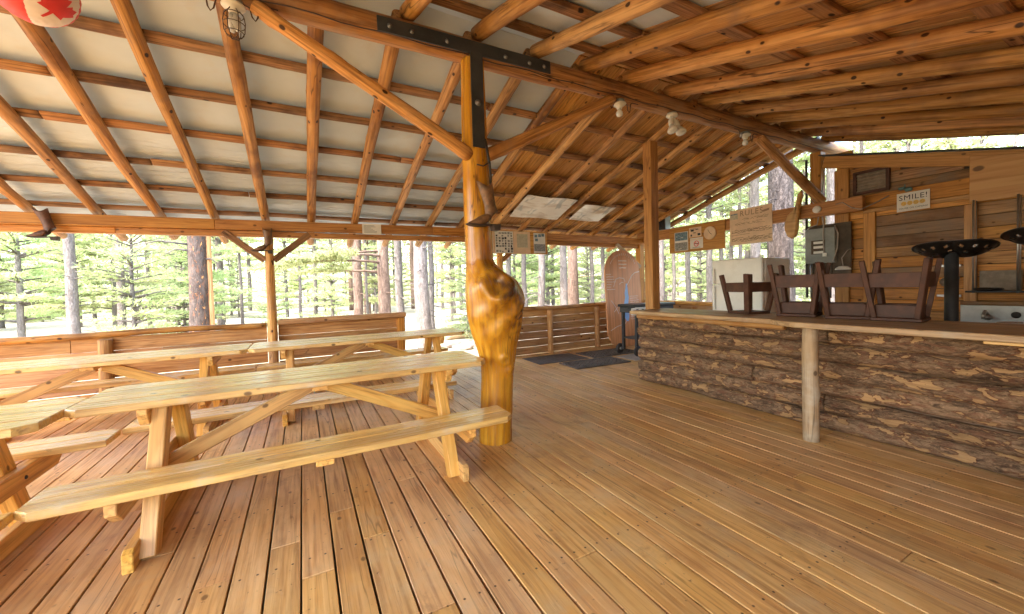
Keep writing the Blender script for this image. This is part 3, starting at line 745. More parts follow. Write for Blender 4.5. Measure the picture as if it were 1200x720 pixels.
for i in range(rows):
    cuts = [3.80 + rng.uniform(-.02, .03), 1.70 + rng.uniform(-.04, .05) if i != 2 else 2.3, -1.3] if i not in (0, 4) else [3.80, -1.3]
    for ya, yb in zip(cuts, cuts[1:]):
        r = .080 + rng.uniform(-.006, .007)
        m = MB().log((3.95, ya - .004, .072 + i * hz), (3.95, yb + .004, .072 + i * hz + rng.uniform(-.008, .008)), r, r * rng.uniform(.93, 1.05), 26, int((ya - yb) / .035), .02, .12, 3, flat=.92, f=2.2)
        m.v = [V((3.955 - (3.95 - p.x) * .88 if p.x < 3.95 else 3.955 + (p.x - 3.95) * .1, p.y, max(.002, p.z))) for p in m.v]
        m.build('slab_log', M['bark'], bar)
MB().box((4.02, 1.25, .445), (.09, 5.04, .88), bev=.003).build('inner_panel', M['oldsiding'], bar)
MB().log((3.545, 1.635, -.005), (3.54, 1.63, .90), .056, .052, 18, 14, .008, .04, 10, up=(0, 1, 0)).build('support_post', M['greywood'], bar)
MB().box((3.60, .64, .889), (.10, .2, .018), bev=.003).build('shim', M['table'], bar)

# ------------------------------------------------------------------ stools standing upside down on the bar
def make_stool(ang, apron=True):
    t = thing('bar_stool', (0, 0, 0), '', 'bar stool', 'brown stools upside down on the bar')
    S = .128
    MB().box((0, 0, .014), (.30, .30, .028), bev=.006).build('seat', M['stool'], t)
    for sx in (-1, 1):
        for sy in (-1, 1):
            MB().bar((sx * S, sy * S, .029), (sx * (S + .062), sy * (S + .062), .485), .034, .062, up=(sx, -sy * .15, 0), bev=.004).build('leg', M['stool'], t)
    if apron:
        for a in range(4):
            R = Matrix.Rotation(a * math.pi / 2, 3, 'Z')
            f = (R @ V((1, 0, 0)), R @ V((0, 1, 0)), V((0, 0, 1)))
            MB().box(R @ V((0, S - .012 + .0, .08)), (2 * S - .02, .022, .10), f, .003).build('apron', M['stool'], t)
    for a in range(4):
        R = Matrix.Rotation(a * math.pi / 2, 3, 'Z')
        f = (R @ V((1, 0, 0)), R @ V((0, 1, 0)), V((0, 0, 1)))
        MB().box(R @ V((0, S + .036, .325)), (2 * S + .05, .022, .115), f, .003).build('stretcher', M['stool'], t)
    return t
st = make_stool(0)
st0 = make_stool(0, False)
st0.location = (4.12, 2.47, .945); st0.rotation_euler.z = math.radians(28 + 45); st0.scale = (.92, .92, .84)
st0['label'] = 'upside-down brown stool set cornerwise in front of the white fridge'
for i, (x, y, a, s, lab) in enumerate(((4.12, 1.99, 14, 1.0, 'upside-down brown stool partly before the fridge and the breaker panel'), (4.12, 1.62, 20, 1.0, 'upside-down brown stool between the two others with square aprons'), (4.14, 1.29, 6, .98, 'upside-down brown stool nearest the black tractor-seat stool'))):
    o = st if i == 0 else copy_tree(st)
    o.location = (x, y, .945); o.rotation_euler.z = math.radians(a); o.scale = (s, s, s); o['label'] = lab

# ------------------------------------------------------------------ iron tractor-seat stools behind the bar
def tractor_seat():
    """shallow two-lobed iron pan with a level rim and a ring of round holes"""
    b = MB(); nr, na = 40, 150; W, D = .235, .185; idx = {}
    def P(r, a):
        c, s = math.cos(a), math.sin(a)
        sq = (abs(c) ** 2.6 + abs(s) ** 2.6) ** (-1 / 2.6)
        x = W * r * c * sq; y = D * r * s * sq
        if y < 0: y += .05 * r * math.exp(-(x / .05) ** 2)          # notch between the two front lobes
        z = -.078 * (1 - r ** 2.6) + .036 * math.exp(-(x / .045) ** 2) * (1 - r * .75) * (1 if y < .04 else .5)
        z += .012 * r ** 6 * (1 if r < 1 else 0)
        return V((x, y, z))
    for i in range(nr + 1):
        for k in range(na):
            p = P(.02 + .98 * i / nr, 6.28319 * k / na); idx[i, k] = len(b.v); b.v.append(p); b.w.append(p); b.r.append(.5); b.d.append(0)
    holes = [P(.80, 6.28319 * (k + .5) / 16) for k in range(16)] + [P(.5, 6.28319 * (k + .5) / 9) for k in range(9)]
    for i in range(nr):
        for k in range(na):
            q = (b.v[idx[i, k]] + b.v[idx[i + 1, (k + 1) % na]]) / 2
            if any((q - h).length < .0155 for h in holes): continue
            b.f.append([idx[i, k], idx[i, (k + 1) % na], idx[i + 1, (k + 1) % na], idx[i + 1, k]]); b.m.append(0); b.sm.append(True)
    b.f.append([idx[0, k] for k in range(na)]); b.m.append(0); b.sm.append(True)
    return b
ts = thing('tractor_stool', (4.78, 1.17, 0), 'black perforated tractor-seat stool on a thick pipe behind the bar', 'stool', 'iron tractor seat stools')
MB().lathe([(.042, .01), (.042, 1.475)], (4.78, 1.17, 0), n=24).build('pipe', M['steel'], ts)
MB().lathe([(.19, 0), (.19, .012), (.06, .02), (.05, .05)], (4.78, 1.17, 0), n=28).build('base', M['steel'], ts)
sb = tractor_seat()
R = Matrix.Rotation(math.radians(13), 3, V((-.24, .97, 0))) @ Matrix.Rotation(math.radians(-76), 3, 'Z')
sb.v = [V((4.78, 1.16, 1.515)) + R @ (q * 1.02) for q in sb.v]
so = sb.build('seat', M['iron'], ts, recalc=False)
md = so.modifiers.new('thickness', 'SOLIDIFY'); md.thickness = .009
t2 = copy_tree(ts); t2.location = (4.72, .66, .055); t2['label'] = 'black tractor-seat stool cut off by the right edge'
for c in t2.children:
    if c.name.startswith('base'): c.location.z = -.055

# ------------------------------------------------------------------ fridge
fr_ = thing('white_fridge', (5.85, 3.475, 0), 'tall off-white fridge with a top freezer door standing behind the bar', 'fridge')
MB().box((5.87, 3.475, .80), (.62, .75, 1.58), bev=.012).build('cabinet', M['enamel'], fr_)
d1 = MB().box((5.525, 3.475, 1.415), (.06, .745, .36), bev=.014).build('door', M['enamel'], fr_)
d2 = MB().box((5.525, 3.475, .635), (.06, .745, 1.17), bev=.014).build('door', M['enamel'], fr_)
MB().box((5.480, 3.80, 1.36), (.028, .035, .22), bev=.008).build('handle', M['enamel'], d1)
MB().box((5.480, 3.80, 1.03), (.028, .035, .34), bev=.008).build('handle', M['enamel'], d2)
MB().box((5.53, 3.13, 1.612), (.06, .05, .02), bev=.004).build('hinge', M['galv'], fr_)

# ------------------------------------------------------------------ griddle grill by the map board
gr = thing('griddle_grill', (5.55, 5.2, 0), 'black griddle grill with white front panel and small wheels before the map board', 'grill')
MB().box((5.60, 5.23, .885), (1.06, .40, .05), bev=.01).build('griddle', M['iron'], gr)
pn = MB().box((5.28, 5.02, .795), (.54, .03, .13), bev=.006).build('front_panel', M['white'], gr)
for k in range(3): MB().lathe([(.026, 0), (.024, .022), (.010, .03)], (5.12 + k * .13, 5.004, .805), (0, -1, 0), 16).build('knob', M['black'], pn)
MB().box((5.0, 5.03, .862), (.16, .05, .02), bev=.006).build('handle', M['black'], gr)
MB().box((5.60, 5.23, .81), (1.0, .36, .10), bev=.01).build('firebox', M['black'], gr)
for x_, y_ in ((5.16, 5.06), (5.16, 5.38), (6.06, 5.06), (6.06, 5.38)): MB().bar((x_, y_, .08), (x_, y_, .77), .05, .05, up=(0, 1, 0), bev=.004).build('leg', M['black'], gr)
MB().box((5.62, 5.22, .30), (.95, .33, .025), bev=.004).build('shelf', M['black'], gr)
MB().bar((5.16, 5.05, .52), (6.06, 5.05, .52), .02, .03, bev=.003).build('crossbar', M['black'], gr)
for y_ in (5.0, 5.44):
    w = MB().lathe([(.03, -.02), (.083, -.022), (.093, -.012), (.093, .012), (.083, .022), (.03, .02)], (5.13, y_, .095), (0, 1, 0), 24).build('wheel', M['black'], gr)
    MB().lathe([(.03, -.028), (.03, .028)], (5.13, y_, .095), (0, 1, 0), 16).build('hub', M['galv'], w)

# ------------------------------------------------------------------ map board
mb = thing('map_board', (5.72, 5.9, 0), 'tall reddish-brown board with rounded top, painted with a blue lake and white trails', 'map board')
W = .475; cx = 5.73
P = [(cx - W, .30), (cx - W + .10, .10), (cx - .20, .02), (cx + W, .02), (cx + W, 1.50)]
for k in range(1, 12):
    a = k / 12 * math.pi; P.append((cx + W * math.cos(a), 1.50 + .46 * math.sin(a)))
P.append((cx - W, 1.50))
fb = (V((1, 0, 0)), V((0, .05, 1)).normalized(), V((0, -1, .05)).normalized())
MB().prism(P, .03, (0, 5.90, 0), fb, .006, grain=1).build('board', M['redboard'], mb)
def onb(x, z): return V((x, 5.90, 0)) + fb[1] * z + fb[2] * .018
def stripe(b, pts, w, z=.0):
    for p, q in zip(pts, pts[1:]):
        p_ = onb(*p); q_ = onb(*q); d = (q_ - p_).normalized(); s = d.cross(fb[2]).normalized() * w / 2
        b.add([p_ - s - d * w * .3, q_ - s + d * w * .3, q_ + s + d * w * .3, p_ + s - d * w * .3], [[0, 1, 2, 3]])
b = MB()
lk = [(5.80, 1.28, .012), (5.80, 1.18, .03), (5.785, 1.09, .045), (5.80, 1.0, .05), (5.775, .90, .055), (5.75, .80, .06), (5.765, .70, .07), (5.775, .60, .06), (5.79, .52, .03)]
L = [onb(x - w, z) for x, z, w in lk] + [onb(x + w, z) for x, z, w in lk]
n = len(lk); b.add(L, [[i, i + 1, n + i + 1, n + i] for i in range(n - 1)])
b.build('lake', M['lake'], mb)
for pts, w_ in (([(5.46, 1.22), (5.52, 1.37), (5.62, 1.40), (5.74, 1.385), (5.77, 1.32)], .012), ([(5.82, 1.25), (5.90, 1.36), (5.96, 1.44), (6.05, 1.50), (6.17, 1.52)], .016), ([(5.62, 1.27), (5.68, 1.31), (5.72, 1.30)], .012),
                ([(5.38, .95), (5.50, .80), (5.56, .68)], .010), ([(5.44, .72), (5.55, .82)], .008), ([(5.33, .36), (5.50, .43), (5.72, .48), (5.80, .58)], .012)):
    b = MB(); stripe(b, pts, w_); b.build('trail', M['chalk'], mb)
b = MB(); r2 = random.Random(4)
def words(x0, x1, z, h):
    x_ = x0
    while x_ < x1:
        w_ = r2.uniform(.02, .05); stripe(b, [(x_, z + r2.uniform(-.003, .003)), (min(x1, x_ + w_), z + r2.uniform(-.003, .003))], h); x_ += w_ + .012
for k in range(7): words(5.29, 5.29 + r2.uniform(.08, .26), 1.47 - k * .05, .010)
for k in range(12): words(5.88, 5.90 + r2.uniform(.18, .27), 1.02 - k * .042, .009)
for k in range(16):
    a = math.pi * (.18 + k / 15 * .64); c = V((cx + .38 * math.cos(a), 1.50 + .37 * math.sin(a)))
    stripe(b, [(c.x, c.y - .02), (c.x + .018, c.y + .02)], .010)
for k in range(3): words(5.62 + k * .01, 5.84 - k * .015, 1.74 - k * .07, .020)
b.build('lettering', M['chalk'], mb)

# ------------------------------------------------------------------ mats
def holed_mat(cx, cy, L, W, a, label):
    b = MB(); R = Matrix.Rotation(a, 3, 'Z'); c = V((cx, cy, .0085)); pt = .078
    fr = (R @ V((1, 0, 0)), R @ V((0, 1, 0)), V((0, 0, 1)))
    for sg in (-1, 1):
        b.box(c + R @ V((sg * L / 2, 0, 0)), (.03, W + .03, .014), fr, .002); b.box(c + R @ V((0, sg * W / 2, .0006)), (L, .03, .0145), fr, .002)
        n = int((L + W) / pt)
        for k in range(1, n):
            s = -(L + W) / 2 + (L + W) * k / n            # diagonal ribs, clipped to the mat
            x0 = max(-L / 2, s - W / 2); x1 = min(L / 2, s + W / 2)
            if x1 - x0 < .03: continue
            b.bar(c + R @ V((x0, sg * (x0 - s), .0003 * sg)), c + R @ V((x1, sg * (x1 - s), .0003 * sg)), .020, .012, bev=.002)
    return tag(b.build('rubber_mat', M['rubber'], None, (cx, cy, 0)), label, 'mat')
holed_mat(4.18, 5.02, 1.02, .50, math.radians(-3), 'black rubber mat with holes lying nearest to the bar')
holed_mat(4.98, 5.60, 1.05, .52, math.radians(-2), 'black rubber mat with holes lying by the foot of the map board')
def flat_mat(cx, cy, L, W, a, m, label, nm):
    R = Matrix.Rotation(a, 3, 'Z'); b = MB()
    b.box((cx, cy, .006), (L, W, .010), (R @ V((1, 0, 0)), R @ V((0, 1, 0)), V((0, 0, 1))), .003)
    return tag(b.build(nm, m, None, (cx, cy, 0)), label, 'mat')
flat_mat(3.86, 5.70, .98, .62, math.radians(-2), M['carpet'], 'plain dark mat lying in front of the right fence', 'door_mat')
flat_mat(5.35, 5.0, 1.05, .46, math.radians(1), M['greymat'], 'plain grey mat in front of the grill wheels', 'door_mat')
# ------------------------------------------------------------------ flat things facing the room from the right end (towards -X) or from the back (towards -Y)
def wx(x, y, z): return V((x, y, z))
class Flat:
    """drawing on a real upright sheet: origin, right and up directions, normal"""
    def __init__(s, o, right, up=(0, 0, 1)):
        s.o = V(o); s.r = V(right).normalized(); s.u = V(up).normalized(); s.n = s.r.cross(s.u)
    def p(s, a, b, h=0): return s.o + s.r * a + s.u * b + s.n * h
    def rect(s, m, a0, a1, b0, b1, h, mat=0): m.quad(s.p(a0, b0, h), s.p(a1, b0, h), s.p(a1, b1, h), s.p(a0, b1, h), mat); return m
    def sheet(s, m, a0, a1, b0, b1, t=.004, h=0, mat=0, bev=.0008):
        return m.box(s.p((a0 + a1) / 2, (b0 + b1) / 2, h + t / 2), (a1 - a0, b1 - b0, t), (s.r, s.u, s.n), bev, mat)
    def circ(s, m, a, b, r, h, mat=0, n=24, r0=0):
        if r0:
            o_ = [s.p(a + math.cos(k / n * 6.2832) * q, b + math.sin(k / n * 6.2832) * q, h) for q in (r0, r) for k in range(n)]
            m.add(o_, [[k, (k + 1) % n, n + (k + 1) % n, n + k] for k in range(n)], None, None, mat)
        else: m.add([s.p(a + math.cos(k / n * 6.2832) * r, b + math.sin(k / n * 6.2832) * r, h) for k in range(n)], [list(range(n))], None, None, mat)
        return m
EX = (0, -1, 0); BX = (1, 0, 0)
# sign board on the end beam
o = MB(); f = Flat((6.535, 4.885, 2.095), EX); f.sheet(o, -.585, .585, -.245, .245, .018, 0, 0, .003)
tag(o.build('sign_board', M['trim'], None, (6.53, 4.885, 1.85)), 'orange plywood board on the end beam holding posters and a clock', 'sign board')
f = Flat((6.516, 0, 0), EX)
def poster(y0, y1, z0, z1, base, label, draw, mats, nm='poster'):
    t = Flat((6.516, (y0 + y1) / 2, (z0 + z1) / 2), EX); o = MB(); w = (y0 - y1) / 2; h = (z1 - z0) / 2
    t.sheet(o, -w, w, -h, h, .002); draw(o, t, w, h)
    return tag(o.build(nm, mats, None, (6.516, (y0 + y1) / 2, z0), recalc=False), label, 'poster')
def d1(o, t, w, h):
    r_ = random.Random(3)
    t.rect(o, -w * .92, w * .92, -h * .95, -h * .12, .003, 2); t.rect(o, -w * .92, w * .92, h * .1, h * .95, .003, 1)
    for k in range(9): a = r_.uniform(-.8, .6) * w; b = r_.uniform(-.85, .8) * h; t.rect(o, a, a + r_.uniform(.1, .5) * w, b, b + .05 * h, .004 + k * .0002, 3 if k % 2 else 0)
poster(5.345, 5.04, 1.885, 2.245, None, 'tall blue-grey photo poster at the left of the sign board', d1, [M['paper'], M['bluephoto'], M['bwphoto'], M['ink']])
def d2(o, t, w, h):
    for a, b, c, d in ((-.7, -.2, .2, .6), (.1, .5, .45, .62), (.4, .85, -.75, -.3), (-.75, -.5, -.8, -.4), (-.3, .1, -.2, -.05)): t.rect(o, a * w, b * w, c * h, d * h, .003, 1)
    for k in range(6): t.rect(o, -.8 * w, (.2 + .1 * k) * w, (.8 - k * .07) * h, (.82 - k * .07) * h, .0034, 1)
poster(5.015, 4.755, 2.115, 2.295, None, 'white notice with small dark drawings, above the no-smoking sign', d2, [M['tanpaper'], M['ink']], 'notice')
def d3(o, t, w, h):
    t.rect(o, -.85 * w, .85 * w, .62 * h, .78 * h, .003, 2); t.circ(o, 0, -.1 * h, .55 * h, .003, 1, 28, .42 * h)
    t.rect(o, -.35 * w, .35 * w, -.17 * h, -.03 * h, .0034, 3)
    o.quad(t.p(-.34 * h, .2 * h, .0038), t.p(-.27 * h, .29 * h, .0038), t.p(.34 * h, -.4 * h, .0038), t.p(.27 * h, -.49 * h, .0038), 1)
    for k in range(2): t.rect(o, -.6 * w, .6 * w, (-.78 - k * .1) * h, (-.74 - k * .1) * h, .003, 3)
poster(4.995, 4.725, 1.90, 2.10, None, 'white no-smoking sign with a red barred circle', d3, [M['paper'], M['red'], M['tanpaper'], M['ink']], 'no_smoking_sign')
ck = thing('wall_clock', (6.516, 4.575, 2.15), 'round cream wall clock on the orange sign board', 'clock')
MB().lathe([(.118, 0), (.118, .022), (.104, .026), (.100, .018), (0, .018)], (6.516, 4.575, 2.15), (-1, 0, 0), 36).build('face', M['tanpaper'], ck)
o = MB(); t = Flat((6.495, 4.575, 2.15), EX)
for a, L, w in ((2.2, .05, .008), (-.5, .075, .006)):
    d = V((math.sin(a), math.cos(a))); e = V((d.y, -d.x)) * w / 2
    o.quad(t.p(e.x, e.y, 0), t.p(d.x * L + e.x, d.y * L + e.y, 0), t.p(d.x * L - e.x, d.y * L - e.y, 0), t.p(-e.x, -e.y, 0))
o.build('hands', M['ink'], ck, recalc=False)
# rules
rs = thing('rules_sign', (6.52, 3.87, 1.88), 'tan hand-lettered RULES sign fixed to the end beam', 'sign')
t = Flat((6.545, 3.875, 2.18), (0, -1, .012)); o = MB(); t.sheet(o, -.345, .345, -.295, .295, .014, 0, 0, .002); o.build('panel', M['tanpaper'], rs)
o = MB(); o.text('RULES', t.p(.02, .215, .0165), t.r, t.u, .125, 0, 1.15)
r_ = random.Random(8)
def scrawl(a0, a1, b, amp, th):
    x_ = a0
    while x_ < a1:
        L = r_.uniform(.02, .06)
        if r_.random() < .8:
            y0 = b + r_.uniform(-amp, amp); y1 = b + r_.uniform(-amp, amp)
            o.quad(t.p(x_, y0, .0165), t.p(x_ + L, y1, .0165), t.p(x_ + L, y1 + th, .0165), t.p(x_, y0 + th, .0165))
        x_ += L * 1.15
for k in range(3):
    scrawl(-.13, .28, .11 + k * .012, .012, .006)
for k in range(3): scrawl(-.25, .2, .035 + k * .012, .010, .006)
for k in range(5): scrawl(-.31, .32, -.10 + k * .012, .012, .008)
for k in range(6): scrawl(-.31, .32, -.245 + k * .012, .010, .009)
o.quad(t.p(-.31, -.135, .0166), t.p(.0, -.128, .0166), t.p(.0, -.122, .0166), t.p(-.31, -.129, .0166))
for cy in (.0,):
    o.quad(t.p(.20, .215, .0166), t.p(.31, .235, .0166), t.p(.30, .20, .0166), t.p(.215, .185, .0166))
o.build('lettering', M['inkbrown'], rs, recalc=False)
o = MB(); t.rect(o, -.33, -.20, .14, .21, .0165); o.build('emblem', M['mapgreen'], rs, recalc=False)
o = MB(); t.rect(o, -.325, -.205, .215, .235, .0165); o.build('emblem', M['bluephoto'], rs, recalc=False)
# carved paddle
o = MB(); out = [(940.5, 223), (936, 228), (933.5, 240), (930, 246), (924.5, 250), (921, 260), (921, 268), (924, 276), (929, 279.5), (934, 277), (936.5, 268), (937, 256), (938.5, 244), (941.5, 230)]
P = [((q[0] - 930) * .0118, (279 - q[1]) * .01236) for q in out]
if sum(p[0] * q[1] - q[0] * p[1] for p, q in zip(P, P[1:] + P[:1])) < 0: P = P[::-1]
o.pillow(P, .09, (6.49, 3.215, 1.89), (V((0, -1, 0)), V((0, 0, 1)), V((-1, 0, 0))), 0, .45, 5)
tag(o.build('carved_paddle', M['ply'], None, (6.49, 3.215, 1.89)), 'club-shaped carved wooden paddle hanging from the end beam', 'paddle')
# speaker on the end beam
sp = thing('loudspeaker', (6.62, 5.72, 2.352), 'small grey loudspeaker with two round drivers standing on the end beam', 'speaker')
Rz = Matrix.Rotation(math.radians(14), 3, 'Z'); fr = (Rz @ V((1, 0, 0)), Rz @ V((0, 1, 0)), V((0, 0, 1))); c = V((6.62, 5.72, 2.352 + .165))
MB().box(c, (.22, .23, .33), fr, .008).build('cabinet', M['greypaint'], sp)
bf = MB().box(c + fr[0] * -.113, (.012, .222, .322), fr, .006).build('baffle', M['black'], sp)
MB().lathe([(.078, 0), (.078, .006), (.066, .007), (.03, -.012), (0, -.004)], c + fr[0] * -.119 - V((0, 0, .055)), -fr[0], 28).build('driver', M['steel'], bf)
MB().lathe([(.045, 0), (.045, .006), (.034, .007), (.02, .0), (0, .003)], c + fr[0] * -.119 + V((0, 0, .085)), -fr[0], 24).build('driver', M['white'], bf)
# photo board on the eave beam
pb = thing('poster_board', (3.47, 6.17, 1.87), 'strip of three posters hung on the eave beam right of the burl post', 'sign board')
t = Flat((3.47, 6.19, 2.07), BX, (-.012, 0, 1)); o = MB(); t.sheet(o, -.60, .595, -.205, .20, .016, 0, 0, .002); o.build('board', M['trim'], pb)
o = MB(); t.sheet(o, -.597, -.50, -.20, .195, .003, .017); o.build('paper_strip', M['tanpaper'], pb)
o = MB(); t.sheet(o, -.49, -.125, -.195, .19, .003, .017); r_ = random.Random(5)
for i in range(6):
    for j in range(8):
        if r_.random() < .85:
            a = -.475 + i * .058 + r_.uniform(0, .008); b = -.182 + j * .046; t.rect(o, a, a + r_.uniform(.028, .048), b, b + r_.uniform(.024, .04), .0212, 1 if r_.random() < .8 else 2)
o.build('photo_collage', [M['paper'], M['bwphoto'], M['ink']], pb, recalc=False)
o = MB(); t.sheet(o, -.115, .225, -.20, .195, .003, .017); t.rect(o, -.05, .17, -.09, .15, .0212, 1); o.build('map_sheet', [M['tanpaper'], M['mapgreen']], pb, recalc=False)
o = MB(); t.sheet(o, .30, .55, -.185, .18, .003, .017); t.rect(o, .305, .545, -.15, -.02, .0212, 1)
for a, b in ((.32, .10), (.40, .11), (.47, .12), (.33, .03)): t.rect(o, a, a + .06, b, b + .05, .0212, 2)
o.build('photo_poster', [M['paper'], M['bwphoto'], M['bluephoto']], pb, recalc=False)
# small notice on the eave beam
o = MB(); t = Flat((.955, 6.192, 2.20), BX, (-.02, 0, 1)); t.sheet(o, -.135, .135, -.075, .075, .003); r_ = random.Random(6)
for k in range(7): t.rect(o, -.11, -.11 + r_.uniform(.1, .2), -.055 + k * .017, -.049 + k * .017, .004, 1)
tag(o.build('notice', [M['paper'], M['greypaint']], None, (.955, 6.19, 2.125), recalc=False), 'small grey-and-white notice tacked on the eave beam above the tables', 'notice')
# glossy posters pinned under the rafters
def gloss():
    N = NT('glossy_poster'); tc = N.n('ShaderNodeTexCoord').outputs['Object']
    n1 = N.noise(N.vmul(tc, (2.2, 9, 3)), 1, 4, .6, .8); n2 = N.noise(N.vmul(tc, (6, 3, 3)), 1, 2)
    c = N.mix(N.ss(n1, .45, .62), (.80, .74, .68), (.60, .50, .42)); c = N.mix(N.ss(n2, .58, .66, 0, .75), c, (.36, .36, .36))  # tan streaks paint reflected planks into the sheet colour; grey patches are print
    return N.set(Base_Color=c, Roughness=.18)
M['gloss'] = gloss()
for x0, x1, y0, y1, lab in ((3.02, 3.95, 5.08, 5.68, 'larger glossy whitish poster pinned under the rafters right of the burl post'), (4.19, 4.86, 5.19, 5.66, 'smaller glossy whitish poster pinned under the rafters, nearer the tall bar post')):
    o = MB(); n, m = 14, 10
    for i in range(n + 1):
        for j in range(m + 1):
            X = x0 + (x1 - x0) * i / n; Y = y0 + (y1 - y0) * j / m
            o.v.append(V((X, Y, zb(Y) - .012 - .012 * (1 + math.sin(X * 9 + Y * 3)) * .5 - .02 * (j / m) ** 3))); o.w.append(V((X, Y, 0))); o.r.append(.5); o.d.append(0)
    for i in range(n):
        for j in range(m): a = i * (m + 1) + j; o.f.append([a, a + m + 1, a + m + 2, a + 1]); o.m.append(0); o.sm.append(True)
    tag(o.build('ceiling_poster', M['gloss'], None, ((x0 + x1) / 2, (y0 + y1) / 2, zb((y0 + y1) / 2))), lab, 'poster')

# ------------------------------------------------------------------ lamps under the ridge log
def bulb_lamp(x, z, label, cage=False):
    t = thing('bulb_lamp', (x, 2.98, z), label, 'lamp')
    MB().lathe([(.05, 0), (.05, -.03), (.045, -.032)], (x, 2.98, z), n=20).build('junction_box', M['greypaint'], t)
    MB().lathe([(.062, -.030), (.066, -.038), (.060, -.046), (.034, -.052), (.028, -.075), (.024, -.085)], (x, 2.98, z), n=24).build('socket', M['porcelain'], t)
    if cage:
        b = MB().lathe([(.022, -.085), (.026, -.11), (.034, -.13), (.036, -.15), (.028, -.172), (0, -.178)], (x, 2.98, z), n=16)
        for k in range(3): b.tube([V((x + .022 * math.cos(k * 2.09), 2.98 + .022 * math.sin(k * 2.09), z - q)) for q in (.10, .13, .165, .185)], .014, 8)
        b.build('bulb', M['bulb'], t); c = MB()
        for k in range(6):
            a = k * math.pi / 3
            c.tube([V((x + r * math.cos(a), 2.98 + r * math.sin(a), z - q)) for r, q in ((.03, .06), (.052, .09), (.058, .13), (.054, .19), (.036, .225), (.0, .238))], .0028, 5)
        for q, r in ((.09, .052), (.15, .058), (.20, .05)): c.tube([V((x + r * math.cos(k / 16 * 6.2832), 2.98 + r * math.sin(k / 16 * 6.2832), z - q)) for k in range(17)], .0025, 5)
        c.build('wire_cage', M['darkwire'], t)
    else: MB().lathe([(.014, -.085), (.020, -.098), (.032, -.118), (.034, -.136), (.026, -.155), (0, -.163)], (x, 2.98, z), n=20).build('bulb', M['bulb'], t)
    for s in (-1, 1): MB().tube([V((x + s * q, 2.965, z + w)) for q, w in ((.05, -.02), (.085, -.03), (.098, -.085), (.115, -.105), (.128, -.08), (.135, -.02), (.16, .0), (.24, .0))], .0045, 6).build('cable', M['darkwire'], t)
    return t
bulb_lamp(-.31, 3.11, 'bulb lamp in a wire cage under the left end of the ridge log', True)
bulb_lamp(2.86, 3.115, 'bare bulb lamp under the ridge log beside the right brace of the burl post')
bulb_lamp(4.94, 3.13, 'bare bulb lamp under the ridge log near the right end brace')
fl_ = thing('flood_lamp', (3.62, 2.98, 3.125), 'twin white flood lamp with two reflector bulbs under the ridge log', 'lamp')
MB().lathe([(.05, .0), (.06, -.02), (.062, -.03), (.05, -.04), (.02, -.045)], (3.62, 2.98, 3.125), n=22).build('base', M['porcelain'], fl_)
for s, tx in ((-1, -.25), (1, .55)):
    ax = V((s * .22, -.25, -1)).normalized(); p0 = V((3.62 + s * .025, 2.975, 3.085)); p1 = p0 + ax * .05
    h_ = MB().tube([p0, p1], .012).lathe([(.027, 0), (.03, .01), (.03, .06), (.026, .066)], p1 - ax * .01, ax, 18).build('lamp_holder', M['porcelain'], fl_)
    ax2 = V((s * .1 + tx * .35, -.35, -.9)).normalized()
    MB().lathe([(.02, 0), (.026, .02), (.05, .065), (.056, .085), (.05, .098), (0, .104)], p1 + ax * .05, ax2, 24).build('reflector_bulb', M['white'], fl_)
MB().tube([V((-4.5 + i * .3, 2.945 + .004 * math.sin(i), 3.13 + .012 * math.sin(i * 1.7))) for i in range(38)], .005, 5)
tag(COL.objects[-1] if False else MB().tube([V((-4.5 + i * .15, 2.943 + .004 * math.sin(i), 3.125 + .0011 * i * .3 + .008 * math.sin(i * 1.7))) for i in range(76)], .0045, 5).build('power_cable', M['darkwire'], None, (1.1, 2.94, 3.12)), 'thin dark cable stapled along the underside of the ridge log', 'cable')
# ------------------------------------------------------------------ flag lantern
LC = V((-1.02, 2.60, 2.70)); LR = .148
ln = thing('paper_lantern', LC[:], 'red and white paper lantern with a red maple leaf hanging at the top left corner', 'lantern')
Fd = (V((0, 0, 1.3)) - LC).normalized(); Rt = Fd.cross(V((0, 0, -1))).normalized(); Ud = Rt.cross(Fd) * 1; Ud = Ud if Ud.z > 0 else -Ud
Rt = Ud.cross(Fd).normalized()
o = MB(); nr, nk = 64, 180
for i in range(nr + 1):
    th = math.pi * i / nr
    for k in range(nk):
        a = 2 * math.pi * k / nk; rr_ = LR * (1 - .012 * abs(math.sin(th * 16)))
        o.v.append(LC + V((rr_ * math.sin(th) * math.cos(a), rr_ * math.sin(th) * math.sin(a), rr_ * math.cos(th) * 1.0))); o.w.append(V((0, 0, 0))); o.r.append(.5); o.d.append(0)
for i in range(nr):
    for k in range(nk):
        f_ = [i * nk + k, i * nk + (k + 1) % nk, (i + 1) * nk + (k + 1) % nk, (i + 1) * nk + k]
        c = sum((o.v[q] for q in f_), V((0, 0, 0))) / 4; d = (c - LC).normalized()
        lon = math.atan2(d.dot(Rt), d.dot(Fd)); red = -1.9 < lon < -.22 or lon > 1.25
        o.f.append(f_); o.m.append(1 if red else 0); o.sm.append(True)
o.build('shade', [M['flagwhite'], M['red']], ln)
half = [(0, 1), (.15, .70), (.33, .79), (.25, .36), (.47, .58), (.53, .47), (.83, .52), (.74, .27), (.86, .18), (.47, -.13), (.52, -.30), (.07, -.24), (.055, -.70)]
leaf = half + [(-x, y) for x, y in half[::-1] if x > 0]
ctr = (Fd * 1 + Rt * .50 + Ud * -.42).normalized(); Lx = (Rt - ctr * Rt.dot(ctr)).normalized(); Ly = ctr.cross(Lx); Ly = Ly if Ly.dot(Ud) > 0 else -Ly
rot = math.radians(-38); Ax = Lx * math.cos(rot) + Ly * math.sin(rot); Ay = Ly * math.cos(rot) - Lx * math.sin(rot)
bm = bmesh.new(); S = .095
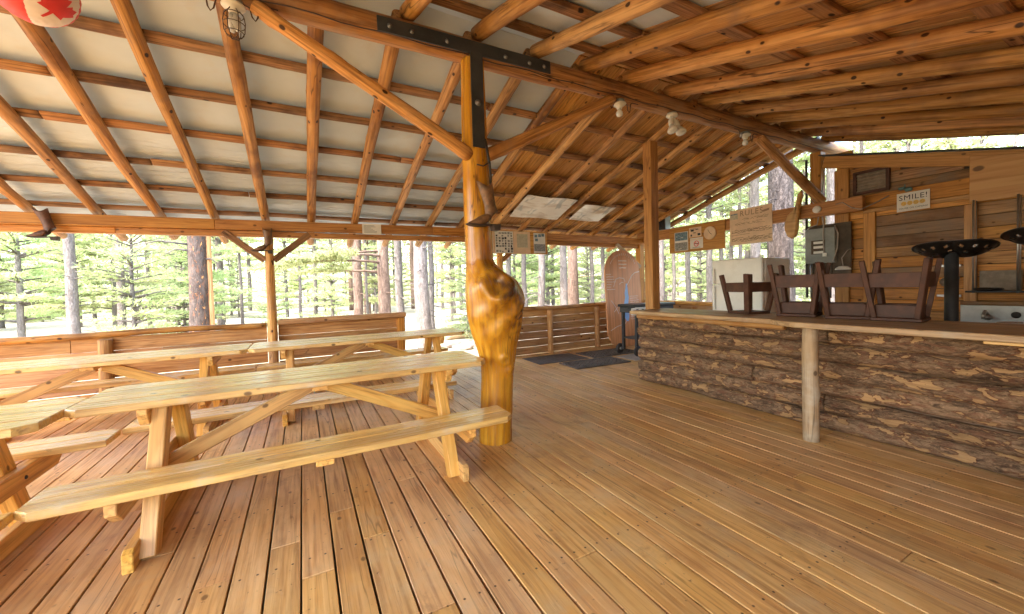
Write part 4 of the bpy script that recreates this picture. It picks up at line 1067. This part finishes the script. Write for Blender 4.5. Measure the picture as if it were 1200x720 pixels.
fv = [bm.verts.new((x * S, y * S, 0)) for x, y in leaf]; bm.faces.new(fv)
bmesh.ops.triangulate(bm, faces=bm.faces); bmesh.ops.subdivide_edges(bm, edges=bm.edges, cuts=4, use_grid_fill=True)
o = MB(); bm.verts.ensure_lookup_table()
vs = []
for v in bm.verts:
    a = math.hypot(v.co.x, v.co.y) / LR; u = (Ax * v.co.x + Ay * v.co.y); u = u.normalized() if u.length > 1e-6 else Ax
    vs.append(LC + (ctr * math.cos(a) + u * math.sin(a)) * LR * 1.006)
bm.verts.index_update(); o.add(vs, [[v.index for v in f_.verts] for f_ in bm.faces]); bm.free()
o.build('maple_leaf', M['red'], ln, recalc=False)
MB().tube([LC + V((0, 0, LR)), LC + V((.01, .1, .5))], .002, 5).build('string', M['white'], ln)

# ------------------------------------------------------------------ kitchen wall
kw = thing('kitchen_wall', (6.82, 1.0, 0), 'orange and weathered plank wall of the kitchen behind the bar', 'wall')
def ktop(y): return 3.03 + .254 * (y - 2.86)
a, b = MB(), MB(); z = .02
while z < 3.0:
    h = .138; ymax = 2.79; zc = z + h / 2
    ymin = -1.6 if z + h < ktop(-1.6) - .1 else min(2.6, 2.86 + (z + h + .06 - 3.03) / .254)
    old = 1.25 < zc < 2.1
    if old:
        a.bar((6.80, ymax, zc), (6.80, 2.40, zc), .024, h - .006, bev=.004)
        (b if (zc < 1.42 or zc > 1.55) else a).bar((6.80, 2.395, zc), (6.80, 1.50, zc), .024, h - .006, bev=.004)
        (b if zc > 1.8 else a).bar((6.80, 1.495, zc), (6.80, ymin, zc), .024, h - .006, bev=.004)
    else:
        (b if 2.4 < zc < 2.62 else a).bar((6.80, ymax, zc), (6.80, max(ymin, -1.6), zc), .024, h - .006, bev=.004)
    z += h
MB().prism([(-1.6, 0), (2.79, 0), (2.79, ktop(2.79) - .03), (-1.6, ktop(-1.6) - .03)], .012, (6.835, 0, 0), (V((0, 1, 0)), V((0, 0, 1)), V((1, 0, 0))), .002).build('backing', M['panelback'], kw)  # dark sheet added behind the siding to stop light showing through gaps
a.build('siding', M['siding'], kw); b.build('weathered_siding', M['oldsiding'], kw)
def vb(nm, y0, y1, z0, z1, x, t, m, par=kw, bev=.004): return MB().box((x, (y0 + y1) / 2, (z0 + z1) / 2), (t, y1 - y0, z1 - z0), None, bev).build(nm, m, par)
vb('corner_board', 2.635, 2.80, 0, 2.80, 6.76, .04, M['trim'])
vb('jamb', 2.35, 2.475, 0, 2.148, 6.765, .04, M['trim'])
vb('jamb', 1.455, 1.555, .96, 2.085, 6.765, .04, M['trim'])
vb('lintel', 1.50, 2.475, 2.15, 2.20, 6.765, .045, M['trim'])
vb('lintel_board', 1.45, 2.45, 2.203, 2.385, 6.748, .035, M['oldsiding'] if False else M['beam'])
MB().bar((6.755, 2.93, ktop(2.93) - .085), (6.755, -1.6, ktop(-1.6) - .085), .04, .165, bev=.004).build('top_trim', M['trim'], kw)
MB().bar((7.3, 2.97, ktop(2.97) + .012), (7.3, -1.6, ktop(-1.6) + .012), 1.25, .014, bev=.002).build('roofing', M['steel'], kw)
MB().box((7.3, 2.78, 1.3), (1.0, .03, 2.6), None, .004).build('side_wall', M['siding'], kw)
vt = MB()
for p0, p1 in (((2.57, 2.42), (2.57, 2.715)), ((2.225, 2.42), (2.225, 2.705)), ((2.585, 2.705), (2.21, 2.705)), ((2.585, 2.43), (2.21, 2.43))):
    vt.bar((6.765, p0[0], p0[1]), (6.765, p1[0], p1[1]), .04 if p0[0] == p1[0] else .036, .034, up=(1, 0, 0), bev=.003)
vt = vt.build('vent', M['stool'], kw)
for k in range(6):
    MB().bar((6.772, 2.55, 2.465 + k * .042), (6.772, 2.24, 2.465 + k * .042), .05, .012, up=(-.8, 0, .6), bev=.002).build('slat', M['greymat'], vt)
pw_ = MB(); P = [(-1.5, 2.10), (1.505, 2.10), (1.505, 2.60), (-1.5, 1.98)]
P = [(-.2, 2.10), (-.2, 2.27), (1.505, 2.60 + .02), (1.505, 2.10)]
if sum(p[0] * q[1] - q[0] * p[1] for p, q in zip(P, P[1:] + P[:1])) < 0: P = P[::-1]
pw_.prism(P, .02, (6.715, 0, 0), (V((0, 1, 0)), V((0, 0, 1)), V((1, 0, 0))), .003)
pw_.build('plywood_panel', M['ply'], kw)
# hanging shelf
hs_ = thing('hanging_shelf', (6.66, 1.29, 1.09), 'thin shelf hung on two metal rods below the plywood panel', 'shelf')
MB().box((6.64, 1.29, 1.095), (.18, .42, .02), None, .003).build('board', M['iron'], hs_)
for y_ in (1.45, 1.14): MB().tube([(6.60, y_, 1.08), (6.60, y_, 2.11)], .009, 8).tube([(6.70, y_, 1.08), (6.70, y_, 2.11)], .006, 6).build('rod', M['galv'], hs_)
o = MB().box((6.73, 1.28, 1.215), (.012, .30, .215), None, .003)
tag(o.build('tin_sign', M['greymat'], None, (6.73, 1.28, 1.108)), 'pale printed panel leaning behind the hanging shelf', 'sign')
o = MB().lathe([(.0, 0), (.09, .0), (.11, .012), (.11, .022), (.085, .03), (0, .032)], (6.625, 1.345, 1.106), n=28)
tag(o.build('frying_pan', M['iron'], None, (6.625, 1.345, 1.106)), 'flat black pan lying on the hanging shelf', 'pan')
# smile sign
sm = thing('smile_sign', (6.72, 1.975, 2.09), 'white SMILE! sign with a row of yellow smiley faces on the kitchen lintel', 'sign')
t = Flat((6.722, 1.975, 2.215), (0, -1, .02)); o = MB(); t.sheet(o, -.15, .15, -.115, .115, .004); o.build('panel', M['paper'], sm)
o = MB().text('SMILE!', t.p(0, .052, .0052), t.r, t.u, .088, 0, 1.1); o.build('lettering', M['ink'], sm, recalc=False); MB().text("YOU'RE ON CAMERA!", t.p(0, -.078, .0052), t.r, t.u, .026, 0, 1.05).build('lettering', M['ink'], sm, recalc=False)
for k in range(4):
    o = MB(); a = -.084 + k * .056; t.circ(o, a, -.018, .026, .0052, 0, 22); q = MB()
    for s in (-1, 1): t.circ(q, a + s * .009, -.012, .0033, .0058, 0, 8)
    for j in range(6):
        a0 = math.pi * (1.15 + j * .117); a1 = a0 + .117 * math.pi
        q.quad(t.p(a + .015 * math.cos(a0), -.018 + .015 * math.sin(a0), .0058), t.p(a + .015 * math.cos(a1), -.018 + .015 * math.sin(a1), .0058), t.p(a + .018 * math.cos(a1), -.018 + .018 * math.sin(a1), .0058), t.p(a + .018 * math.cos(a0), -.018 + .018 * math.sin(a0), .0058))
    s_ = o.build('smiley', M['yellow'], sm, recalc=False); q.build('face', M['inkbrown'], s_, recalc=False)
o = MB().box((6.70, 2.07, 2.385), (.05, .06, .035), None, .006).box((6.70, 2.01, 2.365), (.04, .07, .05), None, .012).tube([(6.70, 2.045, 2.39), (6.69, 2.04, 2.43)], .005, 6)
tag(o.build('teal_clip', M['teal'], None, (6.70, 2.04, 2.35)), 'small teal clip above the SMILE! sign', 'clip')
# breaker panel
ep = thing('breaker_panel', (6.66, 2.92, 1.35), 'grey electrical breaker panel on a dark board with loose cables', 'breaker panel')
MB().box((6.708, 2.87, 1.70), (.03, .56, .72), None, .003).build('backing_board', M['panelback'], ep)
bx = MB().box((6.655, 2.93, 1.755), (.075, .37, .50), None, .006).build('box', M['greypaint'], ep)
MB().box((6.615, 2.95, 1.735), (.008, .17, .20), None, .002).build('breaker_bay', M['panelback'], bx)
for z_ in (1.80, 1.735, 1.66): MB().box((6.606, 2.94, z_), (.014, .12, .035), None, .003).build('breaker', M['white'], bx)
MB().box((6.60, 2.86, 1.62), (.02, .05, .05), None, .004).build('breaker', M['white'], bx)
for y_, z0, z1 in ((3.05, 1.0, 1.51), (2.95, .9, 1.51), (2.82, 1.0, 1.51)): MB().tube([(6.655, y_, z0), (6.655, y_, z1)], .018, 10).build('conduit', M['galv'], ep)
cb = MB()
cb.tube([(6.61, 2.87, 1.64), (6.59, 2.875, 1.9), (6.6, 2.87, 2.05), (6.62, 2.9, 2.2), (6.60, 2.95, 2.30), (6.6, 3.02, 2.42)], .008, 6)
cb.tube([(6.61, 3.1, 1.98), (6.6, 3.05, 2.03), (6.6, 2.95, 2.06), (6.6, 2.93, 2.2), (6.59, 3.0, 2.3)], .007, 6)
cb.tube([(6.61, 2.74, 2.02), (6.6, 2.70, 1.9), (6.6, 2.71, 1.7), (6.62, 2.76, 1.55), (6.64, 2.84, 1.45), (6.64, 2.86, 1.2)], .009, 6)
cb.tube([(6.54, 2.70, 2.30), (6.535, 2.62, 2.31), (6.53, 2.52, 2.22), (6.53, 2.42, 2.18), (6.72, 2.3, 2.28), (6.72, 2.2, 2.33)], .006, 6)
cb.build('cable', M['wire'], ep)
MB().lathe([(.052, 0), (.052, .02), (.042, .026), (0, .028)], (6.548, 2.925, 2.27), (-1, 0, 0), 24).build('junction_cover', M['white'], ep)
wl = thing('dome_lamp', (6.70, 2.66, 1.42), 'small white dome lamp on a bent wire beside the breaker panel', 'lamp')
MB().lathe([(.0, .05), (.045, .045), (.085, .02), (.092, .0), (.088, -.004)], (6.64, 2.66, 1.40), n=24).build('shade', M['white'], wl)
MB().tube([(6.64, 2.66, 1.45), (6.63, 2.67, 1.56), (6.66, 2.62, 1.66), (6.73, 2.58, 1.70)], .006, 6).build('arm', M['wire'], wl)
# tap fittings on the wall
vv = thing('wall_valve', (6.76, 1.70, 1.2), 'round steel valve and bolted brackets on the planks behind the tractor-seat stool', 'valve')
MB().lathe([(.055, 0), (.055, .02), (.03, .03), (.03, .05), (0, .052)], (6.785, 1.70, 1.205), (-1, 0, 0), 24).build('valve_cap', M['galv'], vv)
for z_ in (1.395, 1.04): MB().box((6.775, 1.68, z_), (.02, .20, .028), None, .004).build('bracket', M['galv'], vv)
MB().tube([(6.74, 1.60, 1.30), (6.70, 1.60, 1.27), (6.69, 1.58, 1.24)], .014, 8).build('lever', M['galv'], vv)
# sink
sk = thing('kitchen_sink', (6.45, .8, 0), 'stainless steel sink with backsplash and tap under the hanging shelf', 'sink')
MB().box((6.735, .4, .83), (.02, 2.35, .215), None, .003).build('backsplash', M['stainless'], sk)
MB().box((6.735, .4, .962), (.05, 2.35, .04), None, .004).build('cap_board', M['oldsiding'], sk)
MB().box((6.42, .4, .71), (.62, 2.35, .03), None, .005).build('drainboard', M['stainless'], sk)
MB().box((6.45, .4, .34), (.55, 2.3, .68), None, .005).build('cabinet', M['oldsiding'], sk)
MB().tube([(6.72, 1.36, .80), (6.66, 1.36, .86), (6.60, 1.36, .88), (6.55, 1.36, .86), (6.53, 1.36, .80)], .014, 10).lathe([(.03, 0), (.03, .02), (.02, .05)], (6.70, 1.36, .80), (-1, 0, .4), 16).build('tap', M['galv'], sk)
MB().lathe([(.035, 0), (.035, .008), (.02, .01)], (6.725, 1.17, .84), (-1, 0, 0), 20).build('outlet', M['black'], sk)
o = MB().lathe([(.10, 0), (.19, .03), (.215, .06), (.205, .062), (.18, .035), (.09, .008), (0, .008)], (6.32, 1.02, .727), n=32)
tag(o.build('basin', M['white'], None, (6.32, 1.02, .727)), 'round white basin standing on the sink drainboard', 'basin')
# ------------------------------------------------------------------ forest
def tuft(b, p, d, L, w, n, r, mat=1, spread=.75):
    for _ in range(n):
        q = (d + V((r.uniform(-1, 1), r.uniform(-1, 1), r.uniform(-1, 1))) * spread).normalized()
        s = q.cross(V((r.uniform(-1, 1), r.uniform(-1, 1), r.uniform(-1, 1)))).normalized() * w
        l = L * r.uniform(.7, 1.2); i = len(b.v)
        b.v += [p - s * .5, p + s * .5, p + q * l]; b.w += [p, p, p]; c = r.random(); b.r += [c] * 3; b.d += [0] * 3
        b.f.append([i, i + 1, i + 2]); b.m.append(mat - 1); b.sm.append(False)
def branch(bt, bf, p0, d, L, r, rad, tl, tw, n, droop=.25, start=.25, sub=True, step=.11):
    pts = [V(p0)]; dd = V(d).normalized(); k = max(3, int(L / .25))
    for i in range(k):
        dd = (dd + V((r.uniform(-.12, .12), r.uniform(-.12, .12), -droop / k + r.uniform(-.05, .06)))).normalized(); pts.append(pts[-1] + dd * L / k)
    bt.tube(pts, rad, 5, 0, [rad * (1 - .8 * i / k) for i in range(k + 1)])
    s = start * L
    while s < L:
        t = s / L * k; i = min(k - 1, int(t)); p = pts[i].lerp(pts[i + 1], t - i); dr = (pts[i + 1] - pts[i]).normalized()
        side = dr.cross(V((0, 0, 1)))
        if sub and L > .6:
            for sg in (-1, 1):
                l2 = (L - s) * .45 * r.uniform(.5, 1); d2 = (dr * .7 + side * sg * .9 + V((0, 0, r.uniform(-.1, .25)))).normalized(); u = .1
                while u < l2 + .06:
                    tuft(bf, p + d2 * u, d2 + V((0, 0, .15)), tl, tw, n, r); u += step * 1.15
        tuft(bf, p, dr + V((0, 0, .2)), tl, tw, n, r); s += step
def conifer(name, h, spread, base, seed, trunk_r, tl=.13, tw=.022, n=7, whorl=.28, per=6, trunkmat='trunk', leafmat='needle', top=1.0, droop=.3, dead=0, sub=True, step=.13, low=None, lean=(0, 0)):
    r = random.Random(seed); root = bpy.data.objects.new(name, None); COL.objects.link(root)
    bt, bf = MB(), MB()
    topv = V((lean[0], lean[1], h))
    bt.log((0, 0, -.15), topv, trunk_r * 1.08, trunk_r * (.12 if top == 1 else .45), 12, max(8, int(h / .3)), .05, .09, 1, up=(0, 1, 0))
    z = base
    while z < h * .985:
        f = (z - base) / max(.1, h - base); Lm = spread * (1 - f) ** .8 + .12
        for k in range(per):
            if r.random() < .12: continue
            a = r.uniform(0, 6.2832); p = topv * (z / h); p.z = z + r.uniform(-.08, .08)
            branch(bt, bf, p, (math.cos(a), math.sin(a), .25 + .5 * f), Lm * r.uniform(.65, 1.1), r, .012 + .012 * Lm, tl, tw, n, droop, .22, sub, step)
        z += whorl * r.uniform(.8, 1.2)
    tuft(bf, topv, V((0, 0, 1)), tl * 1.3, tw, 14, r)
    for k in range(dead):
        zz = r.uniform(.8, base); a = r.uniform(0, 6.28); L = r.uniform(.3, 1.0); p = topv * (zz / h); p.z = zz
        d = V((math.cos(a), math.sin(a), r.uniform(-.3, .2)))
        bt.tube([p, p + d * L * .5, p + d * L + V((0, 0, r.uniform(-.2, .1)))], .014, 5, 0, [.016, .01, .004])
    if low:
        for zz, d, L in low: branch(bt, bf, V((0, 0, zz)), d, L, r, .04, tl, tw, n + 2, .35, .35, True, .10)
    bt.build('trunk', M[trunkmat], root); bf.build('crown', M[leafmat], root, recalc=False)
    return root
WOODS = 'pines in the woods around the pavilion'
protos_young = [conifer('young_pine', 3.4, 1.15, .35, 21, .05), conifer('young_pine', 4.6, 1.3, .5, 22, .06), conifer('young_pine', 2.5, 1.0, .2, 23, .04),
                conifer('young_fir', 3.8, 1.2, .25, 24, .05, .10, .03, 8, .24, 7, 'trunk', 'fir', 1.0, .5), conifer('young_pine', 6.2, 1.5, .9, 25, .075, .16, .03, 7, .34)]
protos_big = [conifer('tall_pine', 13, 1.8, 5.2, 31, .165, .26, .07, 6, .62, 5, dead=14, step=.24, top=.5),
              conifer('tall_pine', 15, 2.0, 4.2, 32, .19, .26, .07, 6, .66, 5, 'trunkred', dead=16, step=.24, top=.5),
              conifer('tall_pine', 12, 1.7, 3.2, 33, .13, .24, .06, 6, .55, 5, dead=12, step=.22, top=.5),
              conifer('slender_pine', 11, 1.2, 3.8, 34, .085, .22, .055, 6, .5, 4, dead=12, step=.22, top=.5)]
used = set()
def place(root, x, y, s=1.0, rz=None, label='pine standing in the woods around the pavilion', cat='tree', group=WOODS):
    if root.name in used: o = copy_tree(root)
    else: o = root; used.add(root.name)
    o.location = (x, y, ground_z(x, y)); o.scale = (s, s, s); o.rotation_euler.z = rng.uniform(0, 6.28) if rz is None else rz
    o['label'] = label; o['category'] = cat
    if group: o['group'] = group
    return o
CAMR = V((math.cos(math.radians(28.06)), -math.sin(math.radians(28.06)), 0)); CAMF = V((math.sin(math.radians(28.06)), math.cos(math.radians(28.06)), 0))
def spot(px, dep): return CAMR * ((px - 600) / 461 * dep) + CAMF * dep
keep = []
def big(px, dep, k, dia, label=None, rz=None):
    p = spot(px, dep); keep.append(p)
    base = (.165, .19, .13, .085)[k]
    o = place(protos_big[k], p.x, p.y, 1.0, rz)
    dia *= math.cos(math.atan((px - 600) / 461)); s = dia / 2 / base; o.scale = (s, s, max(.85, min(1.1, s)))
    if label: o['label'] = label; del o['group']
    return o
big(85, 9.6, 0, .33, 'grey-barked pine trunk seen right below the dark cowboy boot, leftmost of the large trunks')
big(142, 11.5, 0, .27, 'grey pine trunk between the leftmost large trunk and the dark dead trunk')
big(420, 13.0, 1, .31, 'reddish pine trunk left of the trunk with the long low branch')
lb = conifer('tall_pine', 13, 1.8, 5.0, 41, .17, .17, .028, 9, .6, 5, 'trunkred', dead=8, step=.2, top=.5, low=[(2.25, (-.90, -.42, .16), 3.4), (2.45, (-.75, -.65, .1), 3.0), (2.0, (-.9, .1, .1), 2.4), (2.6, (-.97, -.2, .05), 3.0)])
p = spot(451, 11.2); keep.append(p); place(lb, p.x, p.y, 1.0, 0, 'reddish leaning pine with a long low needle branch reaching left over the fence', group=None)
big(468, 12.6, 3, .26, 'slim reddish pine trunk close to the one with the low branch', None)
big(495, 9.7, 0, .36, 'thick grey-brown pine trunk standing at the entry gap of the fence')
big(506, 13.5, 3, .2, 'pale thin trunk just behind the thick one at the entry gap')
for px, dep, k, dia in ((370, 16, 3, .16), (352, 19, 3, .16), (430, 18, 3, .13), (175, 17, 3, .2), (196, 21, 3, .18), (262, 20, 3, .16), (283, 17, 3, .15), (336, 22, 2, .2), (25, 16, 3, .2), (110, 20, 2, .22), (390, 24, 2, .26), (220, 26, 2, .26), (540, 24, 2, .24), (597, 14, 3, .19), (615, 13, 3, .17), (635, 11, 3, .2), (648, 17, 3, .16), (661, 11.5, 0, .22), (672, 10, 1, .27), (694, 15, 3, .16), (707, 19, 2, .22), (775, 10.5, 3, .2), (790, 16, 3, .16), (807, 13, 3, .19), (820, 20, 2, .25), (832, 11.5, 2, .2), (846, 15, 3, .17), (858, 18, 3, .2), (868, 13, 3, .14), (878, 17, 2, .2), (886, 10.5, 0, .31), (944, 15, 2, .2), (974, 9.5, 0, .28), (1010, 13, 2, .2), (1065, 12, 3, .2), (1080, 17, 2, .2), (1115, 9.5, 0, .3), (1150, 14, 2, .2), (1190, 16, 3, .2)):
    big(px, dep, k, dia)
bt_ = conifer('tall_pine', 15, 2.0, 5.2, 51, .23, .26, .07, 6, .66, 5, 'darkbark', dead=10, step=.24, top=.5)
p = spot(916, 8.0); keep.append(p); place(bt_, p.x, p.y, 1.0, .6, 'massive rough dark pine trunk right behind the RULES sign and the carved paddle', group=None)
# dead split trunk
sn = bpy.data.objects.new('dead_trunk', None); COL.objects.link(sn)
m = MB().log((0, 0, -.2), (.02, 0, 4.2), .205, .175, 18, 50, .03, .12, 4, up=(0, 1, 0), f=1.4); m.build('trunk', M['snag'], sn)
MB().bar((.235, .02, -.2), (.23, .02, 3.6), .09, .16, up=(0, 1, 0), bev=.02).build('split_slab', M['fence'], sn)
m = MB()
for zz, a, L in ((2.75, 3.3, 1.1), (2.6, 2.6, .7), (2.4, .3, .5), (3.1, 3.0, 1.3)):
    d = V((math.cos(a), -.3, .1)); m.tube([V((0, 0, zz)) + d * .15, V((0, 0, zz)) + d * L * .6, V((0, 0, zz)) + d * L + V((0, 0, -.2))], .02, 6, 0, [.03, .018, .006])
m.build('dead_branch', M['trunk'], sn)
p = spot(233, 9.4); keep.append(p); sn.location = (p.x, p.y, ground_z(p.x, p.y)); tag(sn, 'dark dead trunk with a split orange slab behind the left fence', 'tree')
# random woods
def clear(x, y, dmin):
    if -6.5 < x < 8.6 and y < 8.2: return False
    if 1.2 < x < 5.2 and y < 15: return False
    return all((x - q.x) ** 2 + (y - q.y) ** 2 > dmin * dmin for q in keep)
tries = 0; nb_ = 0
while nb_ < 46 and tries < 4000:
    tries += 1
    a = math.radians(rng.uniform(-58, 62)); d = rng.uniform(17, 46); q = (CAMF * math.cos(a) + CAMR * math.sin(a)) * d
    if clear(q.x, q.y, 1.6): keep.append(q); place(protos_big[rng.choice((0, 1, 2, 2, 3, 3))], q.x, q.y, rng.uniform(.8, 1.15)); nb_ += 1
tries = 0; ny_ = 0
while ny_ < 120 and tries < 8000:
    tries += 1
    a = math.radians(rng.uniform(-60, 64)); d = 13 + 25 * rng.random() ** .9; q = (CAMF * math.cos(a) + CAMR * math.sin(a)) * d
    if clear(q.x, q.y, 1.0):
        keep.append(q); place(protos_young[rng.choice((0, 1, 2, 3, 4, 4, 1))], q.x, q.y, rng.uniform(.8, 1.35), label='young bushy pine growing between the trunks around the pavilion', group='young pines in the woods'); ny_ += 1
# named greenery seen through the openings
p = spot(548, 12.2); place(protos_young[3], p.x, p.y, .8, label='small layered fir standing at the right of the entry gap', group=None)
# distant wood, one mass nobody could count
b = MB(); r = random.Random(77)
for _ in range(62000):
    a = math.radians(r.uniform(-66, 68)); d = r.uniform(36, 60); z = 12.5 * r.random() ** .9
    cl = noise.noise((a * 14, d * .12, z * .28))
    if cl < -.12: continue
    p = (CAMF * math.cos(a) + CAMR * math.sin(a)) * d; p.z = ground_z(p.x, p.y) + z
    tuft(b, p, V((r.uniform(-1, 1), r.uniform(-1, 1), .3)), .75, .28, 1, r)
far = b.build('distant_forest', M['hazeneedle'], recalc=False); far['kind'] = 'stuff'; far['label'] = 'distant forest beyond the trunks, its green paled to imitate haze'; far['category'] = 'forest'
# rocks and log by the entry gap
for x, y, s, lab in ((3.50, 9.0, .17, 'pinkish rock outside the entry gap, nearest to the burl post'), (3.98, 9.25, .22, 'reddish rock half hidden by the burl, outside the entry gap'), (3.15, 9.5, .14, 'small grey rock behind the pale table end'), (4.25, 8.9, .13, 'small round rock beside the reddish one')):
    m = MB(); n1, n2 = 14, 18
    for i in range(n1 + 1):
        for k in range(n2):
            th = math.pi * i / n1; a = 6.2832 * k / n2; d = V((math.sin(th) * math.cos(a), math.sin(th) * math.sin(a), math.cos(th) * .7))
            q = s * (1 + .35 * noise.noise(d * 1.6 + V((x * 3, y * 3, 0))) + .12 * noise.noise(d * 5 + V((x, y, 4)))); pt = V((x, y, ground_z(x, y) + s * .35)) + d * q
            m.v.append(pt); m.w.append(pt); m.r.append(.5); m.d.append(0)
    for i in range(n1):
        for k in range(n2): m.f.append([i * n2 + k, i * n2 + (k + 1) % n2, (i + 1) * n2 + (k + 1) % n2, (i + 1) * n2 + k]); m.m.append(0); m.sm.append(True)
    tag(m.build('rock', M['rock'], None, (x, y, ground_z(x, y))), lab, 'rock')
o = MB().log((3.6, 10.9, ground_z(3.6, 10.9) + .1), (4.6, 11.1, ground_z(4.6, 11.1) + .1), .10, .09, 14, 14, .02, .1, 4)
tag(o.build('fallen_log', M['greywood'], None, (4.1, 11, -.2)), 'short fallen log on the pale ground beyond the entry gap', 'log')

# ------------------------------------------------------------------ sky, sun, camera
w = bpy.data.worlds.new('World'); sc.world = w; w.use_nodes = True; nt = w.node_tree; bg = nt.nodes['Background']
sky = nt.nodes.new('ShaderNodeTexSky'); sky.sky_type = 'NISHITA'; sky.sun_disc = False
EL, AZ = math.radians(SUN_EL), math.radians(SUN_AZ)      # AZ measured from +Y towards +X
sky.sun_elevation = EL; sky.sun_rotation = AZ; sky.air_density = 1.2; sky.dust_density = 3.0; sky.ozone_density = 1.0
nt.links.new(sky.outputs[0], bg.inputs[0]); bg.inputs[1].default_value = SKY
sd = bpy.data.lights.new('sun', 'SUN'); sd.energy = SUN; sd.angle = math.radians(SUN_ANGLE); sd.color = (1, .955, .89)
so = bpy.data.objects.new('sun', sd); COL.objects.link(so)
to = V((math.sin(AZ) * math.cos(EL), math.cos(AZ) * math.cos(EL), math.sin(EL)))
so.rotation_euler = to.to_track_quat('Z', 'Y').to_euler(); so.location = to * 40
yaw, pi_, ro = math.radians(28.06), math.radians(-1.58), math.radians(-1.54)
ri = V((math.cos(yaw), -math.sin(yaw), 0)); fw = V((math.sin(yaw), math.cos(yaw), 0)); upv = V((0, 0, 1))
f2 = fw * math.cos(pi_) + upv * math.sin(pi_); u2 = upv * math.cos(pi_) - fw * math.sin(pi_)
A = ri * math.cos(ro) + u2 * math.sin(ro); B = u2 * math.cos(ro) - ri * math.sin(ro)
cd = bpy.data.cameras.new('camera'); co = bpy.data.objects.new('camera', cd); COL.objects.link(co)
cd.sensor_width = 36; cd.sensor_fit = 'HORIZONTAL'; cd.lens = 461 / 1200 * 36; cd.shift_y = -12.4 / 1200; cd.clip_end = 600; cd.clip_start = .02
mw = Matrix((A, B, -f2)).transposed().to_4x4(); mw.translation = V((0, 0, 1.30)); co.matrix_world = mw
sc.camera = co
sc.view_settings.view_transform = 'Standard'; sc.view_settings.look = 'None'; sc.view_settings.exposure = 0; sc.view_settings.gamma = 1
sc.cycles.use_denoising = True; sc.cycles.max_bounces = 8; sc.cycles.use_adaptive_sampling = True; sc.cycles.adaptive_threshold = .02; sc.cycles.diffuse_bounces = 4; sc.cycles.glossy_bounces = 4; sc.cycles.transmission_bounces = 4
sc.cycles.sample_clamp_indirect = 8; sc.cycles.caustics_reflective = False; sc.cycles.caustics_refractive = False
